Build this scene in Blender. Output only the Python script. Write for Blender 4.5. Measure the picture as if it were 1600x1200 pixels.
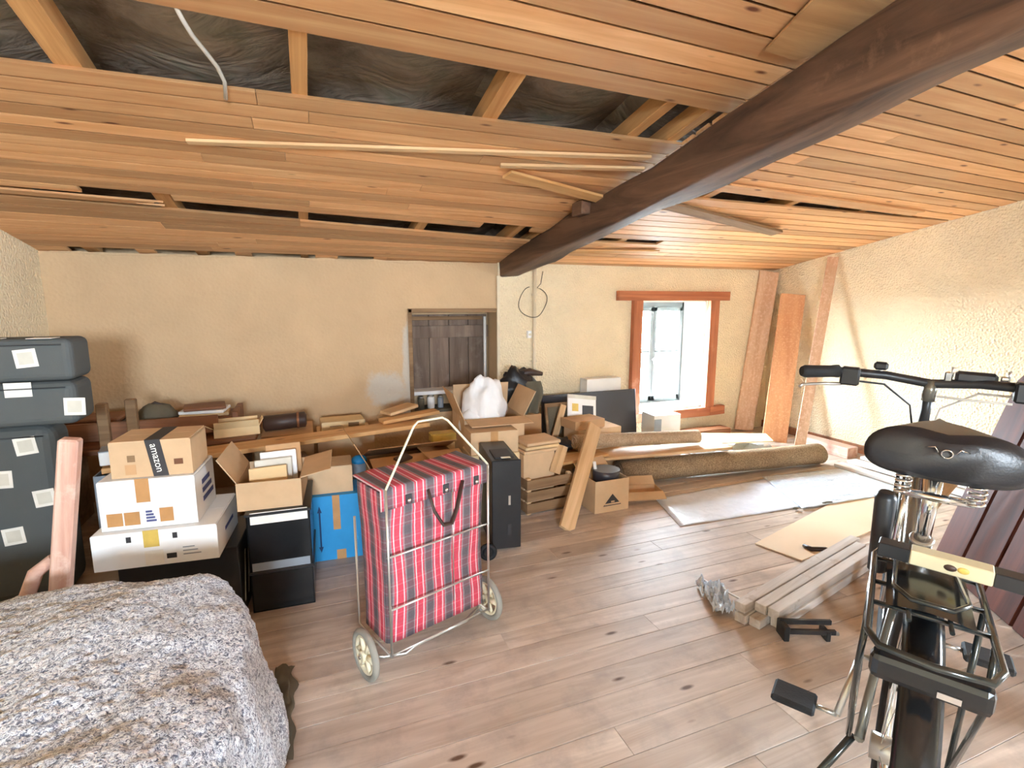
import bpy, bmesh, math, random
from mathutils import Vector, Matrix, Euler, noise
random.seed(7)
R = math.radians
for o in list(bpy.data.objects): bpy.data.objects.remove(o)
scene = bpy.context.scene
COL = scene.collection

# ------------------------------------------------------------------ camera
F_PX, CAM_H, PITCH, YAW = 820.0, 1.3, R(9), R(21.5)
cam_d = bpy.data.cameras.new('camera'); cam_d.sensor_width = 36.0; cam_d.lens = 36.0*F_PX/1600.0
cam_d.clip_start = 0.02
cam = bpy.data.objects.new('camera', cam_d); COL.objects.link(cam)
cam.location = (0, 0, CAM_H); cam.rotation_euler = (R(90)-PITCH, 0, -YAW)
scene.camera = cam
FW = Vector((math.sin(YAW)*math.cos(PITCH), math.cos(YAW)*math.cos(PITCH), -math.sin(PITCH)))
RT = Vector((math.cos(YAW), -math.sin(YAW), 0)); UP = RT.cross(FW)

# ------------------------------------------------------------------ world, daylight, exposure
scene.view_settings.view_transform = 'Standard'; scene.view_settings.look = 'None'
scene.view_settings.gamma = 1.0; scene.view_settings.use_curve_mapping = False
scene.view_settings.exposure = 1.5
scene.cycles.use_denoising = True
scene.cycles.max_bounces = 10; scene.cycles.diffuse_bounces = 6
scene.cycles.transparent_max_bounces = 12
scene.cycles.sample_clamp_indirect = 6.0
W = bpy.data.worlds.new('world'); scene.world = W; W.use_nodes = True
bg = W.node_tree.nodes['Background']; bg.inputs[0].default_value = (0.76, 0.88, 1.0, 1); bg.inputs[1].default_value = 85.0

def area(name, loc, rot, sx, sy, power, col=(1, 1, 1), portal=False):
    l = bpy.data.lights.new(name, 'AREA'); l.shape = 'RECTANGLE'; l.size = sx; l.size_y = sy
    l.energy = power; l.color = col; l.cycles.is_portal = portal
    o = bpy.data.objects.new(name, l); COL.objects.link(o); o.location = loc; o.rotation_euler = rot
    return o
# overcast daylight enters through the three windows of the room; portals only guide the sampling
area('daylight_back_window', (3.22, 4.44, 0.785), (R(-90), 0, 0), 0.78, 1.05, 1, portal=True)
area('daylight_rear_window', (-0.35, -2.93, 1.45), (R(90), 0, 0), 0.8, 0.6, 1, portal=True)
area('daylight_side_window', (4.75, -0.95, 1.25), (R(90), 0, R(90)), 0.9, 0.7, 1, portal=True)

# ------------------------------------------------------------------ helpers
D, EAVE, SLOPE = 4.05, 1.6, 0.18
XL, XR, YR = -1.46, 4.42, -2.6
def ceil_z(y): return EAVE + SLOPE*(D-y)
def ray(px, py): return FW + RT*((px-800)/F_PX) + UP*((600-py)/F_PX)
def at(px, py, Y): d = ray(px, py); return Vector((0, 0, CAM_H)) + d*(Y/d.y)
def atz(px, py, z=0.0): d = ray(px, py); return Vector((0, 0, CAM_H)) + d*((z-CAM_H)/d.z)
def V(*a): return Vector(a)

class MB:
    def __init__(s): s.v = []; s.f = []; s.m = []; s.sm = []
    def add(s, vs, fs, mi=0, smooth=False):
        b = len(s.v); s.v += [Vector(v) for v in vs]
        for f in fs: s.f.append([b+i for i in f]); s.m.append(mi); s.sm.append(smooth)
        return s
    def box(s, c, d, rot=None, mi=0):
        x, y, z = d[0]/2, d[1]/2, d[2]/2
        vs = [V(-x,-y,-z), V(x,-y,-z), V(x,y,-z), V(-x,y,-z), V(-x,-y,z), V(x,-y,z), V(x,y,z), V(-x,y,z)]
        M = rot if rot is not None else Matrix.Identity(3)
        return s.hexa([M @ v + Vector(c) for v in vs], mi)
    def bb(s, lo, hi, mi=0):
        return s.box([(a+b)/2 for a, b in zip(lo, hi)], [b-a for a, b in zip(lo, hi)], None, mi)
    def hexa(s, p, mi=0):
        return s.add(p, [(0,3,2,1), (4,5,6,7), (0,1,5,4), (1,2,6,5), (2,3,7,6), (3,0,4,7)], mi)
    def tube(s, path, r, n=10, closed=False, mi=0, cap=True, sx=1.0):
        path = [Vector(p) for p in path]; L = len(path)
        rs = r if isinstance(r, (list, tuple)) else [r]*L
        vs = []; u = None
        for i, p in enumerate(path):
            a = path[(i-1) % L] if (closed or i > 0) else p
            b = path[(i+1) % L] if (closed or i < L-1) else p
            t = (b-a)
            t = t.normalized() if t.length > 1e-9 else V(0, 0, 1)
            if u is None: u = t.orthogonal().normalized()
            else:
                u = (u - t*u.dot(t)); u = u.normalized() if u.length > 1e-6 else t.orthogonal().normalized()
            w = t.cross(u)
            for k in range(n):
                an = 2*math.pi*k/n
                vs.append(p + u*(math.cos(an)*rs[i]) + w*(math.sin(an)*rs[i]*sx))
        fs = []
        for i in range(L if closed else L-1):
            j = (i+1) % L
            for k in range(n):
                k2 = (k+1) % n; fs.append((i*n+k, i*n+k2, j*n+k2, j*n+k))
        s.add(vs, fs, mi, True)
        if cap and not closed:
            b = len(s.v)-len(vs)
            s.f.append([b+k for k in range(n)][::-1]); s.m.append(mi); s.sm.append(False)
            s.f.append([b+(L-1)*n+k for k in range(n)]); s.m.append(mi); s.sm.append(False)
        return s
    def cyl(s, a, b, r, n=14, mi=0): return s.tube([a, b], r, n, mi=mi)
    def prism(s, pts, ext, mi=0):
        n = len(pts); a = [Vector(p) for p in pts]; e = Vector(ext)
        s.add(a+[p+e for p in a], [tuple(range(n))[::-1], tuple(range(n, 2*n))]+[(i, (i+1) % n, n+(i+1) % n, n+i) for i in range(n)], mi)
        return s
    def grid(s, fn, nu, nv, mi=0, smooth=True):
        vs = [fn(i/nu, j/nv) for j in range(nv+1) for i in range(nu+1)]
        fs = [(j*(nu+1)+i, j*(nu+1)+i+1, (j+1)*(nu+1)+i+1, (j+1)*(nu+1)+i) for j in range(nv) for i in range(nu)]
        return s.add(vs, fs, mi, smooth)
    def ball(s, c, r, nu=16, nv=10, mi=0, fn=None):
        c = Vector(c); rr = r if isinstance(r, (list, tuple)) else (r, r, r); vs = []
        for j in range(nv+1):
            th = math.pi*j/nv
            for i in range(nu):
                ph = 2*math.pi*i/nu
                d = V(math.sin(th)*math.cos(ph), math.sin(th)*math.sin(ph), math.cos(th))
                k = fn(d) if fn else 1.0
                vs.append(c + V(d.x*rr[0]*k, d.y*rr[1]*k, d.z*rr[2]*k))
        fs = [(j*nu+i, (j+1)*nu+i, (j+1)*nu+(i+1) % nu, j*nu+(i+1) % nu) for j in range(nv) for i in range(nu)]
        return s.add(vs, fs, mi, True)
    def torus(s, c, axis, Rr, r, n=32, m=8, mi=0, sx=1.0):
        c = Vector(c); ax = Vector(axis).normalized(); u = ax.orthogonal().normalized(); w = ax.cross(u)
        return s.tube([c+u*(math.cos(2*math.pi*i/n)*Rr)+w*(math.sin(2*math.pi*i/n)*Rr) for i in range(n)], r, m, True, mi, sx=sx)
    def build(s, name, mats, parent=None, bevel=0.0, world=False, recenter=True, seg=1):
        me = bpy.data.meshes.new(name)
        loc = V(0, 0, 0)
        if parent is None and recenter and s.v:
            xs = [v.x for v in s.v]; ys = [v.y for v in s.v]; zs = [v.z for v in s.v]
            loc = V((min(xs)+max(xs))/2, (min(ys)+max(ys))/2, min(zs))
        me.from_pydata([tuple(v-loc) for v in s.v], [], s.f)
        if not isinstance(mats, (list, tuple)): mats = [mats]
        for m in mats: me.materials.append(m)
        for p, mi, sm in zip(me.polygons, s.m, s.sm): p.material_index = mi; p.use_smooth = sm
        if bevel > 0:
            b = bmesh.new(); b.from_mesh(me)
            bmesh.ops.remove_doubles(b, verts=b.verts, dist=1e-5)
            es = [e for e in b.edges if e.is_manifold and e.calc_face_angle(0) > 0.5]
            bmesh.ops.bevel(b, geom=es, offset=bevel, segments=seg, affect='EDGES', profile=0.5, clamp_overlap=True)
            b.to_mesh(me); b.free()
        me.update()
        o = bpy.data.objects.new(name, me); COL.objects.link(o); o.location = loc
        if parent is not None: o.parent = parent
        return o

def tag(o, label=None, cat=None, group=None, kind=None):
    if label: o['label'] = label
    if cat: o['category'] = cat
    if group: o['group'] = group
    if kind: o['kind'] = kind
    return o
def thing(name, label, cat, loc=(0, 0, 0), rotz=0, group=None, rot=None):
    o = bpy.data.objects.new(name, None); COL.objects.link(o); o.empty_display_size = 0.1
    o.location = loc; o.rotation_euler = rot if rot else (0, 0, rotz)
    return tag(o, label, cat, group)
def struct(name, mb, m, parent=None, **k):
    o = mb.build(name, m, parent, **k)
    if parent is None: o['kind'] = 'structure'
    return o
def frame(p0, p1, up=(0, 0, 1)):
    p0, p1 = Vector(p0), Vector(p1); x = (p1-p0).normalized(); z = Vector(up); z = z - x*z.dot(x)
    if z.length < 1e-4: z = V(0, 1, 0) - x*x.y
    z.normalize(); y = z.cross(x)
    M = Matrix((x, y, z)).transposed().to_4x4(); M.translation = p0
    return M, (p1-p0).length
def stick(name, p0, p1, w, t, m, parent=None, up=(0, 0, 1), bevel=0.002, jag=0.0, taper=1.0):
    """a plank from p0 to p1: local X along it, w wide (local Y), t thick (local Z, centred)"""
    M, L = frame(p0, p1, up); b = MB(); n = 6 if jag else 1
    x0, x1, h, k = 0, L, t/2, w/2
    k1 = k*taper
    if jag:
        pts = [(0, -k), (L, -k1)] + [(L - random.uniform(0, jag), -k1+2*k1*i/n) for i in range(1, n)] + [(L, k1), (0, k)]
        b.prism([V(x, y, -h) for x, y in pts], (0, 0, t)); bevel = 0
    else:
        b.hexa([V(0,-k,-h), V(L,-k1,-h), V(L,k1,-h), V(0,k,-h), V(0,-k,h), V(L,-k1,h), V(L,k1,h), V(0,k,h)])
    o = b.build(name, m, None, bevel, recenter=False)
    o.matrix_world = M
    if parent is not None: o.parent = parent; o.matrix_basis = M
    return o

# ------------------------------------------------------------------ materials
MATS = {}
def node_mat(name):
    m = bpy.data.materials.new(name); m.use_nodes = True; nt = m.node_tree
    b = nt.nodes['Principled BSDF']; MATS[name] = m
    return m, nt, b, nt.nodes.new, nt.links.new
def rgb(c): return (c[0], c[1], c[2], 1)
def srgb(r, g, b):
    f = lambda c: (c/255/12.92) if c/255 <= 0.04045 else ((c/255+0.055)/1.055)**2.4
    return (f(r), f(g), f(b))
def ramp(N, stops, interp='LINEAR'):
    n = N('ShaderNodeValToRGB'); n.color_ramp.interpolation = interp
    e = n.color_ramp.elements
    while len(e) > 1: e.remove(e[-1])
    e[0].position = stops[0][0]; e[0].color = rgb(stops[0][1])
    for p, c in stops[1:]:
        k = e.new(p); k.color = rgb(c)
    return n
def coords(N, L, scale=(1, 1, 1), rnd=0.0, rot=(0, 0, 0), kind='Object'):
    tc = N('ShaderNodeTexCoord'); mp = N('ShaderNodeMapping'); mp.inputs['Scale'].default_value = scale
    mp.inputs['Rotation'].default_value = rot
    src = tc.outputs[kind]
    if rnd:
        oi = N('ShaderNodeObjectInfo'); mu = N('ShaderNodeMath'); mu.operation = 'MULTIPLY'; mu.inputs[1].default_value = rnd
        L(oi.outputs['Random'], mu.inputs[0]); va = N('ShaderNodeVectorMath'); va.operation = 'ADD'
        L(src, va.inputs[0]); L(mu.outputs[0], va.inputs[1]); src = va.outputs[0]
    L(src, mp.inputs['Vector']); return mp.outputs['Vector']
def mixc(N, L, fac, a, b, mode='MIX'):
    m = N('ShaderNodeMix'); m.data_type = 'RGBA'; m.blend_type = mode
    for sock, v in ((m.inputs[0], fac), (m.inputs[6], a), (m.inputs[7], b)):
        if isinstance(v, (int, float)): sock.default_value = v
        elif isinstance(v, tuple): sock.default_value = rgb(v)
        else: L(v, sock)
    return m.outputs[2]
def bump(N, L, b, height, strength=0.3, dist=0.01):
    n = N('ShaderNodeBump'); n.inputs['Strength'].default_value = strength; n.inputs['Distance'].default_value = dist
    L(height, n.inputs['Height']); L(n.outputs[0], b.inputs['Normal'])
def noise_tex(N, L, vec, scale, detail=3, rough=0.5, dist=0.0):
    n = N('ShaderNodeTexNoise'); n.inputs['Scale'].default_value = scale; n.inputs['Detail'].default_value = detail
    n.inputs['Roughness'].default_value = rough; n.inputs['Distortion'].default_value = dist
    if vec is not None: L(vec, n.inputs['Vector'])
    return n
def wood(name, light, dark, axis='x', rough=0.55, grain=14, var=0.25, knots=True, knotc=None, dirt=None, bumpk=0.15, spec=0.4):
    m, nt, b, N, L = node_mat(name)
    sc = {'x': (0.7, grain, grain), 'y': (grain, 0.7, grain), 'z': (grain, grain, 0.7)}[axis]
    v = coords(N, L, sc, 37.0)
    n1 = noise_tex(N, L, v, 1.6, 5, 0.62, 0.9)
    r1 = ramp(N, [(0.3, dark), (0.52, tuple((a+c)/2 for a, c in zip(light, dark))), (0.7, light)]); L(n1.outputs[0], r1.inputs[0])
    col = r1.outputs[0]
    if knots:
        sk = {'x': (4, 12, 12), 'y': (12, 4, 12), 'z': (12, 12, 4)}[axis]
        vk = coords(N, L, sk, 19.0)
        vo = N('ShaderNodeTexVoronoi'); vo.inputs['Scale'].default_value = 0.8; L(vk, vo.inputs['Vector'])
        rk = ramp(N, [(0.05, (1, 1, 1)), (0.11, (0, 0, 0))]); L(vo.outputs['Distance'], rk.inputs[0])
        col = mixc(N, L, rk.outputs[0], col, knotc or tuple(c*0.32 for c in dark))
    oi = N('ShaderNodeObjectInfo'); mr = N('ShaderNodeMapRange'); mr.inputs[3].default_value = 1-var; mr.inputs[4].default_value = 1+var*0.6
    L(oi.outputs['Random'], mr.inputs[0]); hs = N('ShaderNodeHueSaturation'); L(mr.outputs[0], hs.inputs['Value']); L(col, hs.inputs['Color'])
    col = hs.outputs[0]
    if dirt:
        vd = coords(N, L, (1, 1, 1), 5.0); nd = noise_tex(N, L, vd, dirt[1], 6, 0.65)
        rd = ramp(N, [(dirt[2], (0, 0, 0)), (dirt[3], (1, 1, 1))]); L(nd.outputs[0], rd.inputs[0])
        col = mixc(N, L, rd.outputs[0], col, dirt[0])
    L(col, b.inputs['Base Color']); b.inputs['Roughness'].default_value = rough
    b.inputs['Specular IOR Level'].default_value = spec
    bump(N, L, b, n1.outputs[0], bumpk, 0.004)
    return m
def plain(name, c, rough=0.6, metal=0.0, var=0.0, nscale=12, namt=0.12, bumps=0.05, bscale=60, spec=0.5, coat=0.0):
    m, nt, b, N, L = node_mat(name)
    v = coords(N, L, (1, 1, 1), 11.0)
    n1 = noise_tex(N, L, v, nscale, 4, 0.6)
    r1 = ramp(N, [(0.25, tuple(k*(1-namt) for k in c)), (0.75, tuple(min(1, k*(1+namt*0.6)) for k in c))]); L(n1.outputs[0], r1.inputs[0])
    col = r1.outputs[0]
    if var:
        oi = N('ShaderNodeObjectInfo'); mr = N('ShaderNodeMapRange'); mr.inputs[3].default_value = 1-var; mr.inputs[4].default_value = 1+var
        L(oi.outputs['Random'], mr.inputs[0]); hs = N('ShaderNodeHueSaturation'); L(mr.outputs[0], hs.inputs['Value']); L(col, hs.inputs['Color']); col = hs.outputs[0]
    L(col, b.inputs['Base Color']); b.inputs['Roughness'].default_value = rough; b.inputs['Metallic'].default_value = metal
    b.inputs['Specular IOR Level'].default_value = spec; b.inputs['Coat Weight'].default_value = coat
    if bumps:
        n2 = noise_tex(N, L, v, bscale, 3); bump(N, L, b, n2.outputs[0], bumps, 0.004)
    return m

def plaster(name, c, bscale, bstr, bdist, patch=False):
    m, nt, b, N, L = node_mat(name)
    v = coords(N, L, (1, 1, 1), 0)
    n1 = noise_tex(N, L, v, 2.3, 5, 0.6)
    r1 = ramp(N, [(0.3, tuple(k*0.86 for k in c)), (0.7, c)]); L(n1.outputs[0], r1.inputs[0]); col = r1.outputs[0]
    if patch:   # bare grey cement repairs beside the niche (their own shape, wall-local coordinates)
        tc = N('ShaderNodeTexCoord'); nn = noise_tex(N, L, tc.outputs['Object'], 9, 4, 0.7)
        def blob(cx, cz, rx, rz):
            su = N('ShaderNodeVectorMath'); su.operation = 'SUBTRACT'; su.inputs[1].default_value = (cx, 0, cz); L(tc.outputs['Object'], su.inputs[0])
            mu = N('ShaderNodeVectorMath'); mu.operation = 'MULTIPLY'; mu.inputs[1].default_value = (1/rx, 0, 1/rz); L(su.outputs[0], mu.inputs[0])
            le = N('ShaderNodeVectorMath'); le.operation = 'LENGTH'; L(mu.outputs[0], le.inputs[0])
            ad = N('ShaderNodeMath'); ad.operation = 'ADD'; L(le.outputs['Value'], ad.inputs[0])
            ml = N('ShaderNodeMath'); ml.operation = 'MULTIPLY'; ml.inputs[1].default_value = 1.3; L(nn.outputs[0], ml.inputs[0]); L(ml.outputs[0], ad.inputs[1])
            rr = ramp(N, [(0.0, (1, 1, 1)), (1.0, (0, 0, 0))]); mr = N('ShaderNodeMapRange'); mr.inputs[1].default_value = 1.35; mr.inputs[2].default_value = 1.75
            L(ad.outputs[0], mr.inputs[0]); L(mr.outputs[0], rr.inputs[0]); return rr.outputs[0]
        for bl in patch: col = mixc(N, L, blob(*bl), col, srgb(198, 190, 176))
    L(col, b.inputs['Base Color']); b.inputs['Roughness'].default_value = 0.92; b.inputs['Specular IOR Level'].default_value = 0.15
    n2 = noise_tex(N, L, v, bscale, 2, 0.5); vo = N('ShaderNodeTexVoronoi'); vo.inputs['Scale'].default_value = bscale*0.9; L(v, vo.inputs['Vector'])
    ad = N('ShaderNodeMath'); ad.operation = 'ADD'; L(n2.outputs[0], ad.inputs[0]); L(vo.outputs['Distance'], ad.inputs[1])
    bump(N, L, b, ad.outputs[0], bstr, bdist)
    return m

M_PINE = wood('ceiling_pine', srgb(232, 186, 136), srgb(202, 144, 94), 'x', 0.5, 13, 0.34, True, srgb(110, 58, 28))
M_PINE_DIM = M_PINE
M_RAFTER = wood('rafter_wood', srgb(205, 158, 104), srgb(165, 115, 66), 'x', 0.7, 12, 0.1, False)
M_FLOOR = wood('floor_board', srgb(214, 200, 186), srgb(172, 154, 138), 'x', 0.5, 9, 0.16, True, srgb(92, 66, 46), (srgb(150, 138, 130), 7, 0.48, 0.85), 0.2)
M_FLOORBASE = plain('floor_gap', srgb(60, 44, 32), 0.9)
M_BEAM = wood('beam_wood', srgb(118, 88, 68), srgb(56, 40, 32), 'y', 0.6, 8, 0.0, False, None, (srgb(140, 108, 84), 5, 0.62, 0.8), 0.7)
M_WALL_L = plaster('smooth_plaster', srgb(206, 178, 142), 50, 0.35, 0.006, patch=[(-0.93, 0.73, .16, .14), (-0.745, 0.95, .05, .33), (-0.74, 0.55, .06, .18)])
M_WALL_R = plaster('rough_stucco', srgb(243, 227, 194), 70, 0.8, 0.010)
M_REVEAL = plaster('white_reveal', srgb(246, 244, 240), 46, 0.4, 0.006)
M_OAK = wood('window_timber', srgb(192, 122, 84), srgb(142, 80, 52), 'x', 0.5, 10, 0.08, False, None, (srgb(206, 160, 132), 6, 0.6, 0.85))
M_WFRAME = plain('window_frame_paint', srgb(112, 116, 114), 0.6)
M_SHUT = wood('old_shutter', srgb(142, 124, 110), srgb(94, 78, 68), 'z', 0.8, 9, 0.15, False, None, (srgb(150, 138, 126), 6, 0.55, 0.85))
M_CARD = plain('cardboard', srgb(208, 178, 142), 0.85, 0, 0.07, 9, 0.1, 0.08, 90, 0.2)
M_CARDK = plain('cardboard_kraft', srgb(192, 154, 114), 0.85, 0, 0.05, 9, 0.1, 0.08, 90, 0.2)
M_CARDP = plain('cardboard_pale', srgb(226, 198, 152), 0.85, 0, 0.05, 9, 0.08, 0.06, 90, 0.2)
M_CARDW = plain('white_carton', srgb(240, 242, 242), 0.7, 0, 0.02, 6, 0.04, 0.05, 80, 0.3)
M_TAPE = plain('brown_tape', srgb(196, 148, 96), 0.35, 0, 0, 20, 0.12, 0.1, 70)
M_TAPEY = plain('yellow_tape', srgb(216, 186, 96), 0.3, 0, 0, 20, 0.15, 0.1, 70)
M_BLACK = plain('black_plastic', srgb(34, 36, 39), 0.4, 0, 0, 8, 0.25, 0.05, 50)
M_BLACKG = plain('black_gloss', srgb(26, 28, 30), 0.18, 0, 0, 8, 0.3, 0.15, 14)
M_INK = plain('dark_ink', srgb(52, 50, 52), 0.6, bumps=0)
M_INKB = plain('blue_ink', srgb(84, 92, 140), 0.6, bumps=0)
M_INKN = plain('navy_ink', srgb(22, 62, 108), 0.6, bumps=0)
M_BLUE = plain('blue_carton', srgb(36, 150, 214), 0.55, 0, 0, 7, 0.1, 0.06, 70)
M_CASE = plain('grey_case_fabric', srgb(86, 91, 92), 0.7, 0, 0.03, 5, 0.08, 0.1, 260, 0.3)
M_LABEL = plain('paper_label', srgb(240, 238, 230), 0.7, bumps=0)
M_LABEL2 = plain('paper_label_print', srgb(214, 212, 200), 0.7, bumps=0)
M_POST = wood('weathered_red_wood', srgb(222, 192, 176), srgb(184, 136, 118), 'x', 0.8, 9, 0.05, False, None, (srgb(226, 206, 192), 8, 0.55, 0.75))
M_PLANK = wood('pine_plank', srgb(226, 182, 126), srgb(190, 140, 84), 'x', 0.55, 10, 0.08, True)
M_PLANKP = wood('pale_plank', srgb(222, 190, 148), srgb(190, 152, 108), 'x', 0.65, 10, 0.1, False)
M_OLDW = wood('old_grey_wood', srgb(160, 130, 96), srgb(112, 84, 58), 'x', 0.8, 9, 0.12, False)
M_BROWNW = wood('brown_wood', srgb(150, 98, 62), srgb(96, 58, 36), 'x', 0.55, 9, 0.1, False)
M_DARKB = plain('dark_brown_leather', srgb(62, 44, 36), 0.5, 0, 0, 8, 0.25, 0.2, 60)
M_OLIVE = plain('olive_grey_cloth', srgb(98, 92, 76), 0.85, 0, 0, 8, 0.2, 0.3, 90)
M_GREYB = plain('grey_blue_plastic', srgb(140, 150, 160), 0.5)
M_MAHOG = wood('mahogany_boards', srgb(98, 48, 30), srgb(62, 28, 17), 'z', 0.6, 8, 0.08, False, spec=0.15)
M_DUSTY = wood('dusty_board', srgb(218, 166, 122), srgb(192, 134, 92), 'x', 0.7, 7, 0.05, False, None, (srgb(222, 178, 142), 60, 0.5, 0.75))
M_DUSTY2 = wood('dusty_pale_board', srgb(222, 188, 158), srgb(194, 152, 120), 'x', 0.7, 7, 0.05, False, None, (srgb(228, 200, 176), 40, 0.48, 0.75))
M_WHITEW = wood('white_board', srgb(236, 234, 230), srgb(214, 210, 204), 'x', 0.5, 9, 0.03, False)
M_BATTEN = wood('grey_batten', srgb(228, 225, 220), srgb(186, 177, 168), 'x', 0.7, 12, 0.12, False, None, (srgb(150, 132, 112), 9, 0.58, 0.75))
M_HARDB = plain('hardboard', srgb(222, 200, 170), 0.6, 0, 0, 3, 0.06, 0.05, 60)
M_PLY = wood('plywood', srgb(190, 152, 108), srgb(156, 116, 76), 'x', 0.6, 8, 0.05, False)
M_METAL = plain('zinc_wire', srgb(205, 205, 200), 0.32, 0.85, 0, 10, 0.1, 0)
M_CHROME = plain('chrome', srgb(225, 228, 230), 0.14, 1.0, 0, 10, 0.03, 0)
M_BIKE = plain('bike_paint', srgb(44, 50, 50), 0.22, 0.35, 0, 10, 0.1, 0, coat=0.6)
M_BIKE2 = plain('bike_grey_paint', srgb(112, 112, 104), 0.25, 0.5, 0, 10, 0.1, 0, coat=0.6)
M_RUBBER = plain('black_rubber', srgb(30, 31, 33), 0.75, 0, 0, 30, 0.2, 0.2, 160)
M_GREYRUB = plain('grey_rubber', srgb(150, 148, 138), 0.75)
M_CREAMP = plain('cream_plastic', srgb(228, 220, 190), 0.5)
M_SADDLE = plain('saddle_vinyl', srgb(38, 40, 44), 0.36, 0, 0, 6, 0.15, 0.12, 220, 0.6)
M_FOAM = plain('white_foam_wrap', srgb(236, 238, 240), 0.55, 0, 0, 8, 0.05, 0.35, 40)
M_CONDUIT = plain('cream_conduit', srgb(226, 212, 184), 0.6)
M_CABLE = plain('white_sheath', srgb(205, 200, 190), 0.6)
M_TVP = plain('dark_screen', srgb(58, 60, 70), 0.28, 0, 0, 3, 0.2, 0)
M_GROUND = plain('outside_ground', srgb(165, 165, 160), 0.9)
M_BAR = plain('yellowed_wood', srgb(214, 204, 166), 0.5)

def woven(name, c1, c2, s1, s2):
    m, nt, b, N, L = node_mat(name)
    v = coords(N, L, (1, 1, 1), 3.0)
    n1 = noise_tex(N, L, v, s1, 3, 0.7); n2 = noise_tex(N, L, v, s2, 4, 0.6)
    r = ramp(N, [(0.35, c1), (0.65, c2)]); L(n1.outputs[0], r.inputs[0])
    r2 = ramp(N, [(0.3, (0.75, 0.75, 0.75)), (0.7, (1, 1, 1))]); L(n2.outputs[0], r2.inputs[0])
    L(mixc(N, L, 1.0, r.outputs[0], r2.outputs[0], 'MULTIPLY'), b.inputs['Base Color'])
    b.inputs['Roughness'].default_value = 0.95; b.inputs['Specular IOR Level'].default_value = 0.1
    bump(N, L, b, n1.outputs[0], 0.8, 0.006); return m
M_JUTE = woven('jute_carpet', srgb(124, 104, 82), srgb(186, 164, 134), 130, 9)
M_JUTEP = woven('pale_carpet_back', srgb(170, 146, 118), srgb(206, 184, 156), 110, 9)

def blanket_mat():
    m, nt, b, N, L = node_mat('wool_blanket')
    v = coords(N, L, (1, 1, 0.8), 0); 
    n1 = noise_tex(N, L, v, 120, 2, 0.9, 1.0)
    v2 = coords(N, L, (1, 1, 1), 0, (0, 0, 0.5)); n2 = noise_tex(N, L, v2, 75, 4, 0.7, 1.2)
    r = ramp(N, [(0.36, srgb(88, 94, 114)), (0.46, srgb(170, 176, 188)), (0.53, srgb(234, 240, 248)), (0.6, srgb(250, 253, 255))]); L(n1.outputs[0], r.inputs[0])
    r2 = ramp(N, [(0.36, srgb(200, 206, 222)), (0.5, srgb(248, 250, 252)), (0.64, srgb(240, 228, 232))]); L(n2.outputs[0], r2.inputs[0])
    L(mixc(N, L, 0.55, r.outputs[0], r2.outputs[0], 'MULTIPLY'), b.inputs['Base Color'])
    b.inputs['Roughness'].default_value = 1.0; b.inputs['Specular IOR Level'].default_value = 0.05
    b.inputs['Sheen Weight'].default_value = 0.3
    ad = N('ShaderNodeMath'); ad.operation = 'ADD'; L(n1.outputs[0], ad.inputs[0]); L(n2.outputs[0], ad.inputs[1])
    bump(N, L, b, ad.outputs[0], 0.6, 0.008); return m
M_BLANKET = blanket_mat()

def tartan_mat(name='red_tartan', lid=False):
    m, nt, b, N, L = node_mat(name)
    tc = N('ShaderNodeTexCoord'); sp = N('ShaderNodeSeparateXYZ'); L(tc.outputs['Object'], sp.inputs[0])
    red, dk, gy, wh = srgb(204, 62, 84), srgb(92, 84, 90), srgb(140, 130, 134), srgb(238, 204, 208)
    def stripes(sock, period):
        d = N('ShaderNodeMath'); d.operation = 'DIVIDE'; d.inputs[1].default_value = period; L(sock, d.inputs[0])
        f = N('ShaderNodeMath'); f.operation = 'FRACT'; L(d.outputs[0], f.inputs[0])
        r = ramp(N, [(0.0, red), (0.2, wh), (0.26, red), (0.34, gy), (0.42, dk), (0.74, gy), (0.80, red), (0.88, wh), (0.93, red)], 'CONSTANT'); L(f.outputs[0], r.inputs[0]); return r.outputs[0]
    add = N('ShaderNodeMath'); add.operation = 'ADD'; L(sp.outputs[0], add.inputs[0])
    if lid: add.inputs[1].default_value = 0.0
    else: L(sp.outputs[1], add.inputs[1])
    cx = stripes(add.outputs[0], 0.08); cz = stripes(sp.outputs[2], 0.08)
    c = mixc(N, L, 0.12, cx, cz)
    nz = noise_tex(N, L, tc.outputs['Object'], 160, 2); r2 = ramp(N, [(0.3, (0.82, 0.82, 0.82)), (0.7, (1, 1, 1))]); L(nz.outputs[0], r2.inputs[0])
    L(mixc(N, L, 1.0, c, r2.outputs[0], 'MULTIPLY'), b.inputs['Base Color']); b.inputs['Roughness'].default_value = 0.6
    n2 = noise_tex(N, L, tc.outputs['Object'], 9, 3); bump(N, L, b, n2.outputs[0], 0.35, 0.03); return m
M_TARTAN = tartan_mat(); M_TARTAN_LID = tartan_mat('red_tartan_lid', True)

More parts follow.
